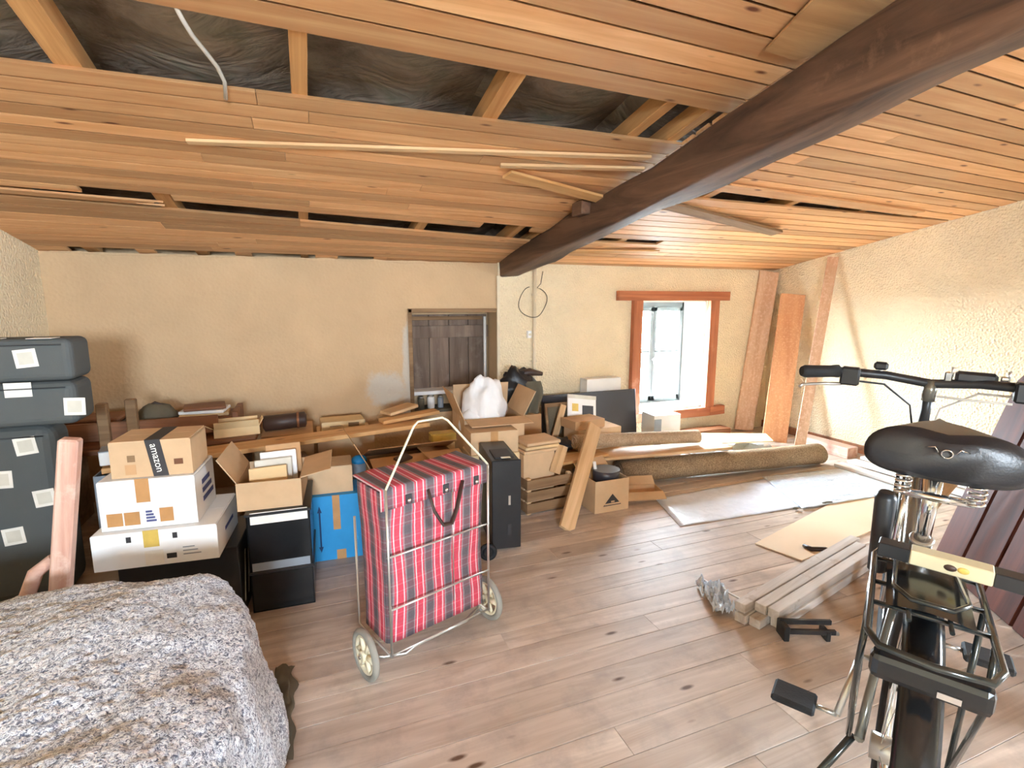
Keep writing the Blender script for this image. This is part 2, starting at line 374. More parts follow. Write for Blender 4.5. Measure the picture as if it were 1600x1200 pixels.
def film_mat(name, col, alpha, rough=0.3, wr=14, bs=0.6):
    m, nt, b, N, L = node_mat(name)
    v = coords(N, L, (1, 1, 1), 0); n1 = noise_tex(N, L, v, wr, 4, 0.6, 0.8)
    r = ramp(N, [(0.3, (alpha*0.92,)*3), (0.7, (min(1, alpha*1.1),)*3)]); L(n1.outputs[0], r.inputs[0]); L(r.outputs[0], b.inputs['Alpha'])
    b.inputs['Base Color'].default_value = rgb(col); b.inputs['Roughness'].default_value = rough
    bump(N, L, b, n1.outputs[0], bs, 0.01); return m
M_FILM = film_mat('dust_sheet_film', srgb(230, 240, 254), 0.95)
M_FOIL = film_mat('bubble_foil', srgb(222, 236, 250), 1.0, 0.25, 38, 1.0)
def glass_mat():
    m, nt, b, N, L = node_mat('window_glass')
    t = N('ShaderNodeBsdfTransparent'); t.inputs[0].default_value = (0.96, 0.98, 0.98, 1)
    g = N('ShaderNodeBsdfGlossy'); g.inputs['Roughness'].default_value = 0.03
    mx = N('ShaderNodeMixShader'); mx.inputs[0].default_value = 0.06
    L(t.outputs[0], mx.inputs[1]); L(g.outputs[0], mx.inputs[2]); L(mx.outputs[0], nt.nodes['Material Output'].inputs[0]); return m
M_GLASS = glass_mat()
def membrane_mat():
    m, nt, b, N, L = node_mat('roof_membrane')
    v = coords(N, L, (1, 1, 1), 0); n1 = noise_tex(N, L, v, 3.0, 5, 0.65, 0.6)
    r = ramp(N, [(0.35, srgb(92, 82, 70)), (0.6, srgb(150, 138, 124)), (0.75, srgb(104, 112, 96))]); L(n1.outputs[0], r.inputs[0]); L(r.outputs[0], b.inputs['Base Color'])
    b.inputs['Roughness'].default_value = 0.3; n2 = noise_tex(N, L, coords(N, L, (1.2, 3.5, 2), 0), 2.0, 4, 0.6, 1.5)
    bump(N, L, b, n2.outputs[0], 0.5, 0.05); return m
M_MEMB = membrane_mat()

# ------------------------------------------------------------------ setting: floor
FW_B = 0.115
fl = struct('floor', MB().bb((XL-.3, YR-.3, -0.12), (XR+.3, D+.3, -0.022)), M_FLOORBASE)
y = YR; row = 0
while y < D+0.3:
    w = FW_B*random.uniform(0.86, 1.12); x = XL-0.05
    y1 = min(y+w, D+0.3)
    while x < XR+.05:
        Ln = random.uniform(1.8, 4.2); x1 = min(x+Ln, XR+.05)
        if XR+.05-x1 < .4: x1 = XR+.05
        dz = random.uniform(-0.0012, 0.0)
        b = MB(); b.bb((x+.0006, y+.0009, -0.022), (x1-.0006, y1-.0009, dz))
        o = b.build('floor_plank', M_FLOOR, None, 0.0009); o.parent = fl
        o.location = o.location - fl.location
        x = x1
    y = y1; row += 1

# ------------------------------------------------------------------ setting: walls
T = 0.36
def wall_holes(b, x0, x1, z0, z1, holes, y0, y1, mi=0):
    xs = sorted({x0, x1} | {h[0] for h in holes} | {h[1] for h in holes})
    for xa, xb in zip(xs[:-1], xs[1:]):
        hs = sorted([(h[2], h[3]) for h in holes if h[0] <= xa+1e-6 and h[1] >= xb-1e-6]); z = z0
        for a, c in hs:
            if a > z: b.bb((xa, y0, z), (xb, y1, a), mi)
            z = c
        if z < z1: b.bb((xa, y0, z), (xb, y1, z1), mi)
WX0, WX1, WZ0, WZ1 = 2.84, 3.6, 0.27, 1.3
NX0, NX1, NZ0, NZ1 = 0.77, 1.46, 0.42, 1.21
SPLIT = 1.47
b = MB()
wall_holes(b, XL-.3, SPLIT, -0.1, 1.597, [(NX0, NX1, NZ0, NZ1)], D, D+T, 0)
b.bb((XL-.3, D+.2, 1.597), (SPLIT, D+T, 1.86), 0)
b.bb((NX0-.02, D+.24, NZ0-.02), (NX1+.02, D+T+.02, NZ1+.02), 0)
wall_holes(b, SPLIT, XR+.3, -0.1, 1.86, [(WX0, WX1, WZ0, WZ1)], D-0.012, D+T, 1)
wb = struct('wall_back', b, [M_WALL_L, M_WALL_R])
# white plaster lining of the deep window reveal
b = MB(); e = 0.012
b.bb((WX0-.001, D+.004, WZ0), (WX0+e, D+T, WZ1)); b.bb((WX1-e, D+.004, WZ0), (WX1+.001, D+T, WZ1))
b.bb((WX0, D+.004, WZ1-e), (WX1, D+T, WZ1+.001)); b.bb((WX0, D+.004, WZ0-.001), (WX1, D+T, WZ0+e))
o = b.build('reveal_lining', M_REVEAL, None); o.parent = wb; o.location -= wb.location
def side_wall(name, x0, x1, m, holes=()):
    b = MB()
    ys = sorted({YR-.3, D+T} | {h[0] for h in holes} | {h[1] for h in holes})
    for ya, yb in zip(ys[:-1], ys[1:]):
        seg = sorted([(h[2], h[3]) for h in holes if h[0] <= ya+1e-6 and h[1] >= yb-1e-6])
        z = -0.1
        for a, c in seg:
            b.bb((x0, ya, z), (x1, yb, a)); z = c
        za, zb = ceil_z(ya)+.26, ceil_z(yb)+.26
        b.hexa([V(x0,ya,z), V(x1,ya,z), V(x1,yb,z), V(x0,yb,z), V(x0,ya,za), V(x1,ya,za), V(x1,yb,zb), V(x0,yb,zb)])
    return struct(name, b, m)
side_wall('wall_left', XL-.3, XL, M_WALL_R)
side_wall('wall_right', XR, XR+.3, M_WALL_R, [(-1.4, -0.5, 0.9, 1.6)])
b = MB(); wall_holes(b, XL-.3, XR+.3, -0.1, 3.1, [(-0.75, 0.05, 1.15, 1.75)], YR-.3, YR)
struct('wall_rear', b, M_WALL_R)
# roof deck above the lining, keeps the void dark
b = MB(); b.hexa([V(XL-.5,YR-.5,ceil_z(YR-.5)+.24), V(XR+.5,YR-.5,ceil_z(YR-.5)+.24), V(XR+.5,D+.6,ceil_z(D+.6)+.24), V(XL-.5,D+.6,ceil_z(D+.6)+.24),
                  V(XL-.5,YR-.5,ceil_z(YR-.5)+.3), V(XR+.5,YR-.5,ceil_z(YR-.5)+.3), V(XR+.5,D+.6,ceil_z(D+.6)+.3), V(XL-.5,D+.6,ceil_z(D+.6)+.3)])
struct('ceiling_roof_deck', b, M_DARKB)
b = MB(); b.bb((-30, -30, -3.2), (40, 40, -3.0)); struct('ground', b, M_GROUND)

# ------------------------------------------------------------------ setting: ceiling boards
ce = thing('ceiling', None, None); ce['kind'] = 'structure'
TH = 0.014
def cboard(x0, x1, ya, yb, dz=0.0, name='ceiling_board', jag0=0, jag1=0):
    """tapered board: ya, yb are functions of x giving its far and near edges"""
    b = MB(); g = 0.0042
    xs = [x0+(x1-x0)*i/4 for i in range(5)]
    far = [V(x, ya(x)-g, 0) for x in xs]; near = [V(x, yb(x)+g, 0) for x in xs]
    if jag1: 
        far[-1].x += jag1; 
    poly = far + near[::-1]
    for p in poly: p.z = ceil_z(p.y)+dz
    c = 0.0004                                  # chamfer of the tongue-and-groove edge
    n = len(poly); vs = [p.copy() for p in poly] + [p+V(0, 0, TH) for p in poly]
    cx = sum((p for p in poly), V(0, 0, 0))/n
    low = []
    for i, p in enumerate(poly):
        q = p.copy(); q.y += (-c if i < 5 else c); q.z = ceil_z(q.y)+dz; low.append(q)
    und = lambda i: 0.012 if i >= 5 else 0.0      # near edge shaped with an undercut, hiding its lit lip so joints look dark
    mid = [p+V(0, und(i)*.3, TH*.3) for i, p in enumerate(poly)]; top = [p+V(0, und(i), TH) for i, p in enumerate(poly)]
    vs = low+mid+top; fs = [tuple(range(n)), tuple(range(2*n, 3*n))[::-1]]
    for i in range(n):
        j = (i+1) % n; fs += [(j, i, n+i, n+j), (n+j, n+i, 2*n+i, 2*n+j)]
    b.add(vs, fs)
    o = b.build(name, M_PINE, None); o.parent = ce; return o
def lin(xa, va, xb, vb): return lambda x: va+(vb-va)*(x-xa)/(xb-xa)
def strip(x0, x1, far, near, n, splits=0.6, holes=()):
    for i in range(n):
        t0, t1 = i/n, (i+1)/n
        ya = (lambda t: (lambda x: far(x)+(near(x)-far(x))*t))(t0); yb = (lambda t: (lambda x: far(x)+(near(x)-far(x))*t))(t1)
        cuts = [x0, x1]
        if random.random() < splits: cuts.insert(1, x0+(x1-x0)*random.uniform(.25, .75))
        for xa, xb in zip(cuts[:-1], cuts[1:]):
            segs = [(xa, xb)]
            for h in holes:
                if h[0] == i:
                    segs = [s for a, c in segs for s in ((a, min(c, h[1])), (max(a, h[2]), c)) if s[1]-s[0] > .05]
            for a, c in segs: cboard(a+.001, c-.001, ya, yb, random.uniform(-0.0005, 0.0005))
XB = 1.58
LX0, LX1 = XL-.02, XB
const = lambda v: (lambda x: v)
strip(LX0, LX1, const(D+.02), lin(-1.23, 3.12, 1.25, 3.41), 8, 0.5, [(0, -1.3, -0.95), (0, -.85, -0.4), (0, -0.3, 0.1), (0, 0.25, 0.5)])
strip(LX0, LX1, lin(-1.18, 3.0, .85, 3.2), lin(-.75, 2.01, 1.34, 1.98), 13, 0.7, [(0, -0.9, -0.55), (0, 1.05, 1.4)])
strip(LX0, LX1, lin(-.26, 1.67, 1.47, 1.72), const(YR-.02), 45, 0.7)
strip(XB, XR+.02, const(D+.02), const(2.52), 16, 0.6, [(7, 1.86, 2.5), (12, XB, 2.0)])
strip(XB, XR+.02, lin(1.66, 2.38, 3.95, 2.49), const(YR-.02), 53, 0.7, [(0, 3.35, 3.75)])
# rafters and battens in the open strips
def slope_stick(name, x, y0, y1, w, t, up, dz):
    o = stick(name, V(x, y0, ceil_z(y0)+dz), V(x, y1, ceil_z(y1)+dz), w, t, M_RAFTER, None, (0, 0, 1)); o.parent = ce; return o
for x, w in ((-1.2, .07), (-0.6, .07), (0.03, .05), (0.70, .06), (1.33, .05), (1.53, .05), (2.2, .06), (2.85, .06), (3.5, .06), (4.1, .06)):
    slope_stick('rafter', x, 4.15, YR, w, 0.07, None, TH+.037)
# sagging roof membrane in each bay
bays = [-1.5, -1.2, -0.6, 0.03, 0.70, 1.33, 1.53, 2.2, 2.85, 3.5, 4.1, 4.45]
for x0, x1 in zip(bays[:-1], bays[1:]):
    def fn(u, v, x0=x0, x1=x1):
        x = x0+(x1-x0)*u; y = D+.3+(YR-.2-D)*v
        sag = 0.085*math.sin(math.pi*u)*(0.6+0.4*noise.noise(V(x0*3, y*2.2, 0)))
        return V(x, y, ceil_z(y)+0.19-sag*1.1-0.02*noise.noise(V(x*6, y*3, 2)))
    o = MB().grid(fn, 10, 70).build('roof_membrane', M_MEMB, None); o.parent = ce

# ------------------------------------------------------------------ big beam
def beam():
    def zb(y): return 1.49+0.125*(D-y)
    b = MB(); rings = []; N_ = 16; ys = [D+.25-(D+.25-YR)*i/60 for i in range(61)]
    for y in ys:
        t = (D-y)/(D-YR); xc = 1.57+0.02*t; hw = 0.082+0.008*math.sin(y*2.1); hh = 0.085+0.01*math.sin(y*1.3+1)+0.03*t; cz = zb(y)+hh
        ring = []
        for k in range(N_):
            a = 2*math.pi*k/N_+math.pi/N_; c, s = math.cos(a), math.sin(a)
            sq = lambda q: math.copysign(abs(q)**0.22, q)
            p = V(xc+hw*sq(c), y, cz+hh*sq(s)); n = noise.noise(V(p.x*7, y*2.5, p.z*7))*0.018+noise.noise(V(p.x*30, y*5, p.z*30))*0.004
            ring.append(p+V(sq(c), 0, sq(s))*n)
        rings.append(ring)
    vs = [p for r in rings for p in r]; fs = []
    for i in range(60):
        for k in range(N_):
            k2 = (k+1) % N_; fs.append((i*N_+k, i*N_+k2, (i+1)*N_+k2, (i+1)*N_+k))
    b.add(vs, fs, 0, True); b.f += [list(range(N_))[::-1], list(range(60*N_, 61*N_))]; b.m += [0, 0]; b.sm += [False]*2
    th = thing('ceiling_beam', 'heavy dark rough timber beam running under the pine ceiling to the back wall', 'beam', (0, 0, 0))
    b.build('trunk', M_BEAM, th)
    k = MB(); k.bb((1.44, 2.62, zb(2.62)+.1), (1.6, 2.74, ceil_z(2.74)+.01)); k.build('packing_block', M_BEAM, th, 0.006)
beam()

# ------------------------------------------------------------------ loose and torn lining boards
def loose(p0, p1, w, t, label, drop0, drop1, m=M_PLANK, jag=0.0, name='loose_board'):
    a, c = V(p0[0], p0[1], ceil_z(p0[1])-drop0), V(p1[0], p1[1], ceil_z(p1[1])-drop1)
    return tag(stick(name, a, c, w, t, m, None, (0, SLOPE, 1), 0.001, jag), label, 'board')
loose((1.80, 2.56), (3.17, 2.90), .085, .018, 'grey-brown lath hanging below the ceiling right of the dark beam', .012, .03, M_OLDW)
loose((0.92, 2.40), (1.60, 2.56), .075, .014, 'sprung pine board slanting down to the left flank of the dark beam', .014, .04)
loose((-0.37, 2.39), (1.50, 2.10), .03, .012, 'long thin lath stuck across the middle ceiling boards above the long board gap', .008, .012, M_PLANKP, name='loose_lath')
loose((0.85, 2.30), (1.52, 2.18), .028, .012, 'short thin lath with broken tip just left of the dark beam', .022, .026, M_PLANKP, name='loose_lath')
loose((1.78, 3.62), (2.6, 3.5), .07, .012, 'warped pine board hanging from ceiling near the wall right of the beam end', .01, .02)
loose((2.0, 2.31), (3.9, 2.42), .085, .012, 'half-detached long board under the narrow slit right of the beam', .012, .008, M_PINE, 0.05)
loose((-1.45, 3.02), (-.6, 3.09), .05, .01, 'splintered edge board along the narrow left ceiling slit', .004, .006, M_PINE, 0.12)
# torn panel beside the beam at the top of the picture
b = MB(); q = [(1.38, 1.36), (1.52, 1.37), (1.62, 1.28), (1.62, .6), (1.2, .62)]
b.prism([V(x, y, ceil_z(y)-.018) for x, y in q], (0, 0, .008)); tag(b.build('torn_panel', M_PLY), 'torn brown plywood patch under the ceiling left of the beam, near the camera', 'panel')
# cable sagging in the open strip
pts = [V(-.29, 1.60, ceil_z(1.6)+.04), V(-.27, 1.65, ceil_z(1.65)+.03)]
for px, py, t in ((285, 30, 0), (300, 55, .2), (322, 82, .4), (340, 105, .6), (351, 128, .8), (353, 155, 1)):
    yy = 1.69+0.34*t; p = at(px, py, yy); pts.append(V(p.x, yy, min(max(p.z, ceil_z(yy)-.02), ceil_z(yy)+.02)))
tag(MB().tube(pts, .006, 8).build('cable', M_CABLE), 'grey-white sheathed cable crossing the open ceiling gap', 'cable')
# torn plaster lip under the lining along the back wall
b = MB(); x = -1.4; k = 0
prof = []
while x < 1.4:
    prof.append((x, 1.592-0.022*abs(noise.noise(V(x*5, 0, 3)))-0.008*random.random())); x += 0.05
vs = [V(x, D-.012, z) for x, z in prof]; up_ = [V(x, D-.012, 1.598+.012*noise.noise(V(x*9, 2, 0))) for x, z in prof]
b.add(vs+up_+[v+V(0, .014, 0) for v in vs]+[v+V(0, .014, 0) for v in up_], sum([[(i, i+1, len(vs)+i+1, len(vs)+i), (2*len(vs)+i, i, i+1, 2*len(vs)+i+1)[::-1]] for i in range(len(vs)-1)], []))
struct('trim_1', b, M_WALL_L)

# ------------------------------------------------------------------ window in the back wall
def window():
    t = thing('window_1', None, None, (0, 0, 0)); t['kind'] = 'structure'
    yf = D-.035
    stick('lintel', V(2.58, yf, 1.345), V(3.83, yf, 1.345), .05, .085, M_OAK, t)
    stick('jamb', V(2.79, yf, .2), V(2.79, yf, 1.303), .095, .05, M_OAK, t, (0, 1, 0))
    stick('jamb', V(3.655, yf, .27), V(3.655, yf, 1.303), .105, .05, M_OAK, t, (0, 1, 0))
    stick('window_sill', V(2.70, yf-.005, .23), V(3.66, yf-.005, .23), .065, .085, M_OAK, t)
    stick('window_sill', V(3.665, yf-.005, .23), V(3.84, yf-.005, .235), .06, .085, M_OAK, t)
    y0, y1 = D+.31, D+.36
    b = MB(); f = .035
    b.bb((WX0, y0, WZ0), (WX0+f, y1, WZ1)); b.bb((WX1-f, y0, WZ0), (WX1, y1, WZ1)); b.bb((WX0, y0, WZ1-f-.03), (WX1, y1, WZ1)); b.bb((WX0, y0, WZ0), (WX1, y1, WZ0+f))
    b.build('window_frame', M_WFRAME, t, .003)
    xm = (WX0+WX1)/2
    for xa, xb in ((WX0+f, xm-.002), (xm+.002, WX1-f)):
        s = MB(); za, zb = WZ0+f, WZ1-f-.03; g = .036; ys, ye = D+.295, D+.335
        s.bb((xa, ys, za), (xa+g, ye, zb)); s.bb((xb-g, ys, za), (xb, ye, zb)); s.bb((xa, ys, za), (xb, ye, za+g+.01)); s.bb((xa, ys, zb-g), (xb, ye, zb))
        sash = s.build('sash', M_WFRAME, t, .003)
        zm = .80; MB().bb((xa+g, ys+.006, zm-.01), (xb-g, ye-.006, zm+.01)).build('glazing_bar', M_WFRAME, sash)
        for zc, zd in ((za+g+.01, zm-.01), (zm+.01, zb-g)):
            MB().bb((xa+g, D+.312, zc), (xb-g, D+.316, zd)).build('pane', M_GLASS, sash)
    h = MB(); h.cyl(V(xm, D+.292, .72), V(xm, D+.275, .72), .008); h.tube([V(xm, D+.276, .74), V(xm, D+.268, .68)], .006); h.build('window_handle', M_METAL, t)
window()
for i, (nm, c, dx, dy, w, h) in enumerate((('window_2', (-.35, YR-.15, 1.45), 1.0, .05, .4, .3), ('window_3', (XR+.15, -.95, 1.25), .05, 1.0, .45, .35))):
    t = thing(nm, None, None, (0, 0, 0)); t['kind'] = 'structure'
    b = MB(); c = Vector(c)
    for s in (-1, 0, 1):
        p = c+(V(s*(w-.02), 0, 0) if dx >= 1 else V(0, s*(w-.02), 0)); b.box(p, (.04, .04, 2*h))
    for s in (-1, 1): b.box(c+V(0, 0, s*(h-.02)), (2*w if dx >= 1 else .04, 2*w if dy >= 1 else .04, .04))
    b.build('window_frame', M_WFRAME, t)

# ------------------------------------------------------------------ niche with an old shutter
def niche():
    t = thing('door_1', None, None, (0, 0, 0)); t['kind'] = 'structure'
    y = D+.215; n = 4; x0, x1 = NX0+.01, NX1-.01; z0, z1 = .56, NZ1-.02
    for i in range(n):
        a, c = x0+(x1-x0)*i/n, x0+(x1-x0)*(i+1)/n
        b = MB(); b.bb((a+.002, y, z0), (c-.002, y+.02, z1)); b.build('shutter_plank', M_SHUT, t, .003)
    b = MB(); b.bb((x0, y-.022, 1.0), (x1, y-.002, 1.1)); b.build('shutter_rail', M_SHUT, t, .003)
    b = MB(); b.bb((x0, y-.02, z1-.045), (x1-.05, y, z1-.015)); b.build('shutter_rail', M_OLDW, t, .003)
    b = MB(); b.bb((x0-.01, D+.05, .555), (x1, y+.01, .585)); b.build('ledge', M_CARDW, t, .004)
    b = MB(); b.bb((x0-.01, D+.0, NZ0-.005), (x1, y+.02, NZ0+.02)); b.build('niche_sill', M_OLIVE, t, .004)
    b = MB(); b.bb((NX0-.03, D-.012, NZ0), (NX0, D+.02, NZ1+.03)); b.bb((NX0-.03, D-.012, NZ1), (NX1+.015, D+.02, NZ1+.03)); b.build('casing', M_OLDW, t, .003)
    b = MB(); b.cyl(V(NX1-.04, y-.03, .585), V(NX1-.04, y-.03, 1.17), .012); b.build('upright_rod', M_CARDW, t)
niche()
for i, (x, r, h, m, lb) in enumerate(((.84, .026, .1, M_OLIVE, 'dark jar in the wall niche, leftmost of the row under the ledge'), (.92, .03, .11, M_CARDW, 'white jar in the wall niche under the pale ledge'), (1.0, .024, .10, M_GREYB, 'grey metal canister at the right of the white jar in the niche'))):
    t = thing('jar', lb, 'jar', (x, D+.08, NZ0+.0205), 0, 'jars in the wall niche')
    MB().tube([V(0, 0, 0), V(0, 0, .008), V(0, 0, h*.8), V(0, 0, h*.86)], [r*.94, r, r, r*.72], 16).build('body', m, t)
    MB().cyl(V(0, 0, h*.86), V(0, 0, h), r*.78, 16).build('lid', M_METAL, t)

# conduit, junction box and wire loop on the back wall
t = thing('wall_conduit', 'cream vertical conduit pipe running down the stucco wall left of the window', 'pipe', (1.785, D-.028, 0))
MB().cyl(V(0, 0, .02), V(0, 0, 1.58), .015).build('pipe', M_CONDUIT, t)
for z in (.35, .8, 1.35): MB().box((0, .004, z), (.05, .018, .018)).build('clip', M_CONDUIT, t, .003)
t = thing('junction_box', 'small white junction box beside the cream wall conduit', 'junction box', (1.735, D-.03, 1.0))
MB().box((0, 0, .025), (.035, .034, .06)).build('body', M_CARDW, t, .004); MB().cyl(V(0, -.017, .025), V(0, -.026, .025), .01).build('knob', M_CREAMP, t)
pts = [V(1.76+.125*math.cos(a)+.01*math.sin(3*a), D-.05-.006*math.sin(2*a), 1.29+.125*math.sin(a)) for a in [R(100)+R(330)*i/30 for i in range(31)]]+[V(1.83, D-.05, 1.44), V(1.85, D-.045, 1.54)]
tag(MB().tube(pts, .0035, 6).build('wire_loop', M_OLIVE), 'loop of thin wire hanging round the wall conduit below the beam end', 'wire')
t = thing('trim_2', None, None, (0, 0, 0)); t['kind'] = 'structure'
MB().bb((SPLIT-.012, D-.022, .1), (SPLIT+.012, D, 1.5)).build('corner_bead', M_CONDUIT, t, .003)
struct('baseboard_right', MB().bb((XR-.02, 1.3, 0), (XR, D, .07)), M_BROWNW)

# ================================================================== things
# ---- cartons
def carton(name, label, loc, rz, w, d, h, m=M_CARD, flaps=None, tape=None, group=None, cat='box', tapem=None):
    """front-left-bottom corner at loc; w along local x, d along local y (away), flaps: angle from closed in degrees"""
    t = thing(name, label, cat, loc, rz, group); th = .005
    b = MB(); b.bb((0, 0, 0), (w, d, th)); b.bb((0, 0, th), (w, th, h)); b.bb((0, d-th, th), (w, d, h)); b.bb((0, th, th), (th, d-th, h)); b.bb((w-th, th, th), (w, d-th, h))
    b.build('body', m, t)
    fl_ = flaps if flaps is not None else dict(f=0, b=0, l=0, r=0)
    for k, a in fl_.items():
        fl_len = d/2-.001 if k in 'fb' else min(w, d)/2-.002
        L_ = w-.006 if k in 'fb' else d-.012
        ins = 0.0 if k in 'fb' else .006
        c, s = math.cos(R(a)), math.sin(R(a)); z0 = h-.0005-(0 if k in 'fb' else .006 if a < 20 else 0)
        base = {'f': (V(.003, 0, z0), V(1, 0, 0), V(0, c, s)), 'b': (V(.003, d, z0), V(1, 0, 0), V(0, -c, s)),
                'l': (V(0, ins, z0), V(0, 1, 0), V(c, 0, s)), 'r': (V(w, ins, z0), V(0, 1, 0), V(-c, 0, s))}[k]
        p, u, v = base; n = u.cross(v).normalized(); n = n if n.z >= 0 else -n
        fb = MB(); q = [p, p+u*L_, p+u*L_+v*fl_len, p+v*fl_len]
        fb.prism(q, n*.004); fb.build('flap', m, t)
    if tape:
        tb = MB(); tw = tape if isinstance(tape, float) else .05
        tb.bb((w/2-tw/2, -.0012, h-.07), (w/2+tw/2, 0, h+.005)); tb.bb((w/2-tw/2, -.0012, h+.0035), (w/2+tw/2, d+.001, h+.005))
        tb.build('tape', tapem or M_TAPE, t)
    return t
def decal(t, name, x0, x1, z0, z1, m, y=-.0016, side='f', w=0):
    b = MB()
    if side == 'f': b.bb((x0, y, z0), (x1, -.0001, z1))
    else: b.bb((w+.0001, x0, z0), (w-y, x1, z1))
    return b.build(name, m, t)
def text(t, s, size, m, M):
    cu = bpy.data.curves.new('txt', 'FONT'); cu.body = s; cu.size = size; cu.extrude = .0006; cu.align_x = 'CENTER'; cu.align_y = 'CENTER'
    o = bpy.data.objects.new('txt', cu); COL.objects.link(o); bpy.context.view_layer.update()
    me = bpy.data.meshes.new_from_object(o.evaluated_get(bpy.context.evaluated_depsgraph_get()))
    bpy.data.objects.remove(o); me.materials.clear(); me.materials.append(m)
    q = bpy.data.objects.new('lettering', me); COL.objects.link(q); q.parent = t; q.matrix_basis = M; return q
FRONT = Matrix.Rotation(R(90), 4, 'X')

# ---- stack with the white boxes
RZ = R(-5)
t = thing('black_carton', 'black carton with white stripes under the white boxes', 'box', (-.72, 2.30, 0), RZ)
MB().bb((0, 0, 0), (.42, .34, .318)).build('body', M_BLACK, t, .003)
for i in range(4):
    b = MB(); b.hexa([V(.4201, .05+i*.07, .05), V(.4201, .065+i*.07, .05), V(.4201, .13+i*.07, .25), V(.4201, .115+i*.07, .25), V(.4214, .05+i*.07, .05), V(.4214, .065+i*.07, .05), V(.4214, .13+i*.07, .25), V(.4214, .115+i*.07, .25)]); b.build('white_stripe', M_LABEL, t)
t = carton('white_carton', 'long flat white carton with yellow tape, lower of the two white boxes', (-.765, 2.22, .319), RZ, .41, .34, .135, M_CARDW)
decal(t, 'yellow_tape', .165, .215, .075, .1405, M_TAPEY, -.0018)
decal(t, 'white_tape', .165, .225, 0.005, .06, M_LABEL, -.0012)
for x in (.11, .26): decal(t, 'printed_symbol', x, x+.016, .1, .122, M_INK, -.0008)
decal(t, 'bar_code', .235, .268, .022, .042, M_INK, -.0008)
for k in range(3): decal(t, 'small_print', .29, .35-.01*k, .03+.014*k, .034+.014*k, M_GREYB, -.0008)
decal(t, 'side_print', .12, .26, .06, .075, M_INKB, -.0008, 's', .41)
t = carton('white_carton', 'taller white carton with brown tape patches, under the small brown box', (-.735, 2.245, .4605), RZ, .315, .27, .185, M_CARDW)
decal(t, 'brown_tape', .12, .165, .1, .1905, M_TAPE, -.0015)
for x0, x1, z0, z1 in ((.02, .07, .015, .065), (.075, .125, .015, .065), (.19, .235, .018, .072)): decal(t, 'brown_tape', x0, x1, z0, z1, M_TAPE, -.0013)
for k in range(4): decal(t, 'blue_print', .145, .178-.004*k, .022+.012*k, .03+.012*k, M_INKB, -.001)
for k in range(3): decal(t, 'blue_print', .09, .24-.02*k, .05+.035*k, .07+.035*k, M_INKB, -.001, 's', .315)
t = carton('parcel_box', 'small brown parcel box with black printed tape on top of the white boxes', (-.69, 2.26, .6515), RZ, .265, .21, .135, M_CARD)
tb = MB(); tb.hexa([V(.135, -.0015, 0), V(.185, -.0015, 0), V(.185, 0, 0), V(.135, 0, 0), V(.115, -.0015, .1405), V(.165, -.0015, .1405), V(.165, 0, .1405), V(.115, 0, .1405)]); tp = tb.build('black_tape', M_INK, t)
MB().bb((.115, -.0015, .139), (.165, .21, .141)).build('black_tape', M_INK, t)
text(t, 'amazon', .036, M_LABEL, Matrix.Translation((.150, -.0018, .07)) @ FRONT @ Matrix.Rotation(R(-82), 4, 'Z'))
decal(t, 'printed_mark', .205, .235, .04, .062, M_BROWNW, -.0008); decal(t, 'printed_mark', .055, .08, .06, .085, M_OLDW, -.0008); decal(t, 'printed_mark', .045, .08, .012, .05, M_CARDK, -.0008)

# ---- grey cases
def case(label, x0, x1, y0, y1, z0, z1, labels, bev=.035):
    t = thing('grey_case', label, 'case', ((x0+x1)/2, (y0+y1)/2, z0), 0, 'grey cases stacked by the left wall')
    w, d, h = x1-x0, y1-y0, z1-z0
    MB().bb((-w/2, -d/2, 0), (w/2, d/2, h)).build('shell', M_CASE, t, bev, seg=4)
    s = MB(); zz = h*.5
    k = .001
    MB().tube([V(-w/2+.03, -d/2-k, h*.97-.02), V(w/2-.03, -d/2-k, h*.97-.02)], .003, 6).build('piping', M_BLACK, t)
    for px, py, face in labels:
        if face == 'f':
            p = at(px, py, y0); q = V(p.x-(x0+x1)/2, -d/2-.0008, p.z-z0); rr = Matrix.Rotation(R(random.uniform(-9, 9)), 3, 'Y')
            l = MB().box(q, (.075, .0015, .075), rr).build('sticker', M_LABEL, t); MB().box(q+V(0, -.0008, 0), (.05, .001, .05), rr).build('print_block', M_LABEL2, l)
        else:
            MB().box((px, py, h+.001), (.085, .085, .002)).build('sticker', M_LABEL, t)
case('large upright grey case with white stickers at the bottom of the pile', -1.45, -1.03, 2.75, 2.96, 0.0, .775, [(40, 697, 'f'), (70, 778, 'f'), (22, 838, 'f'), (2, 750, 'f')], .06)
case('flat grey case in the middle of the sticker-covered pile', -1.45, -.925, 2.73, 2.95, .777, .965, [(117, 635, 'f')], .035)
case('flat grey case on top of the sticker-covered pile', -1.45, -.92, 2.73, 2.95, .967, 1.145, [(40, 560, 'f'), (-.02, -.06, 't'), (.16, -.06, 't')], .03)
t_ = [o for o in COL.objects if o.get('label', '').startswith('flat grey case in the middle')][0]
MB().bb((.03, -.112, .13), (.12, -.1105, .19)).build('sticker', M_LABEL, t_)

# ---- pinkish weathered post with a curved brace
t = thing('wooden_post', 'weathered pinkish-red wooden post with curved brace in front of the grey cases', 'post', (-.86, 2.06, 0))
stick('post', V(0, 0, 0), V(.135, 0, .86), .055, .05, M_POST, t, (0, -1, 0), .006)
b = MB(); b.tube([V(.045, .005, .46), V(-.005, 0, .42), V(-.04, -.005, .33), V(-.09, -.01, .2), V(-.13, -.01, .02)], [.018, .022, .022, .02, .018], 8); b.build('brace', M_POST, t)

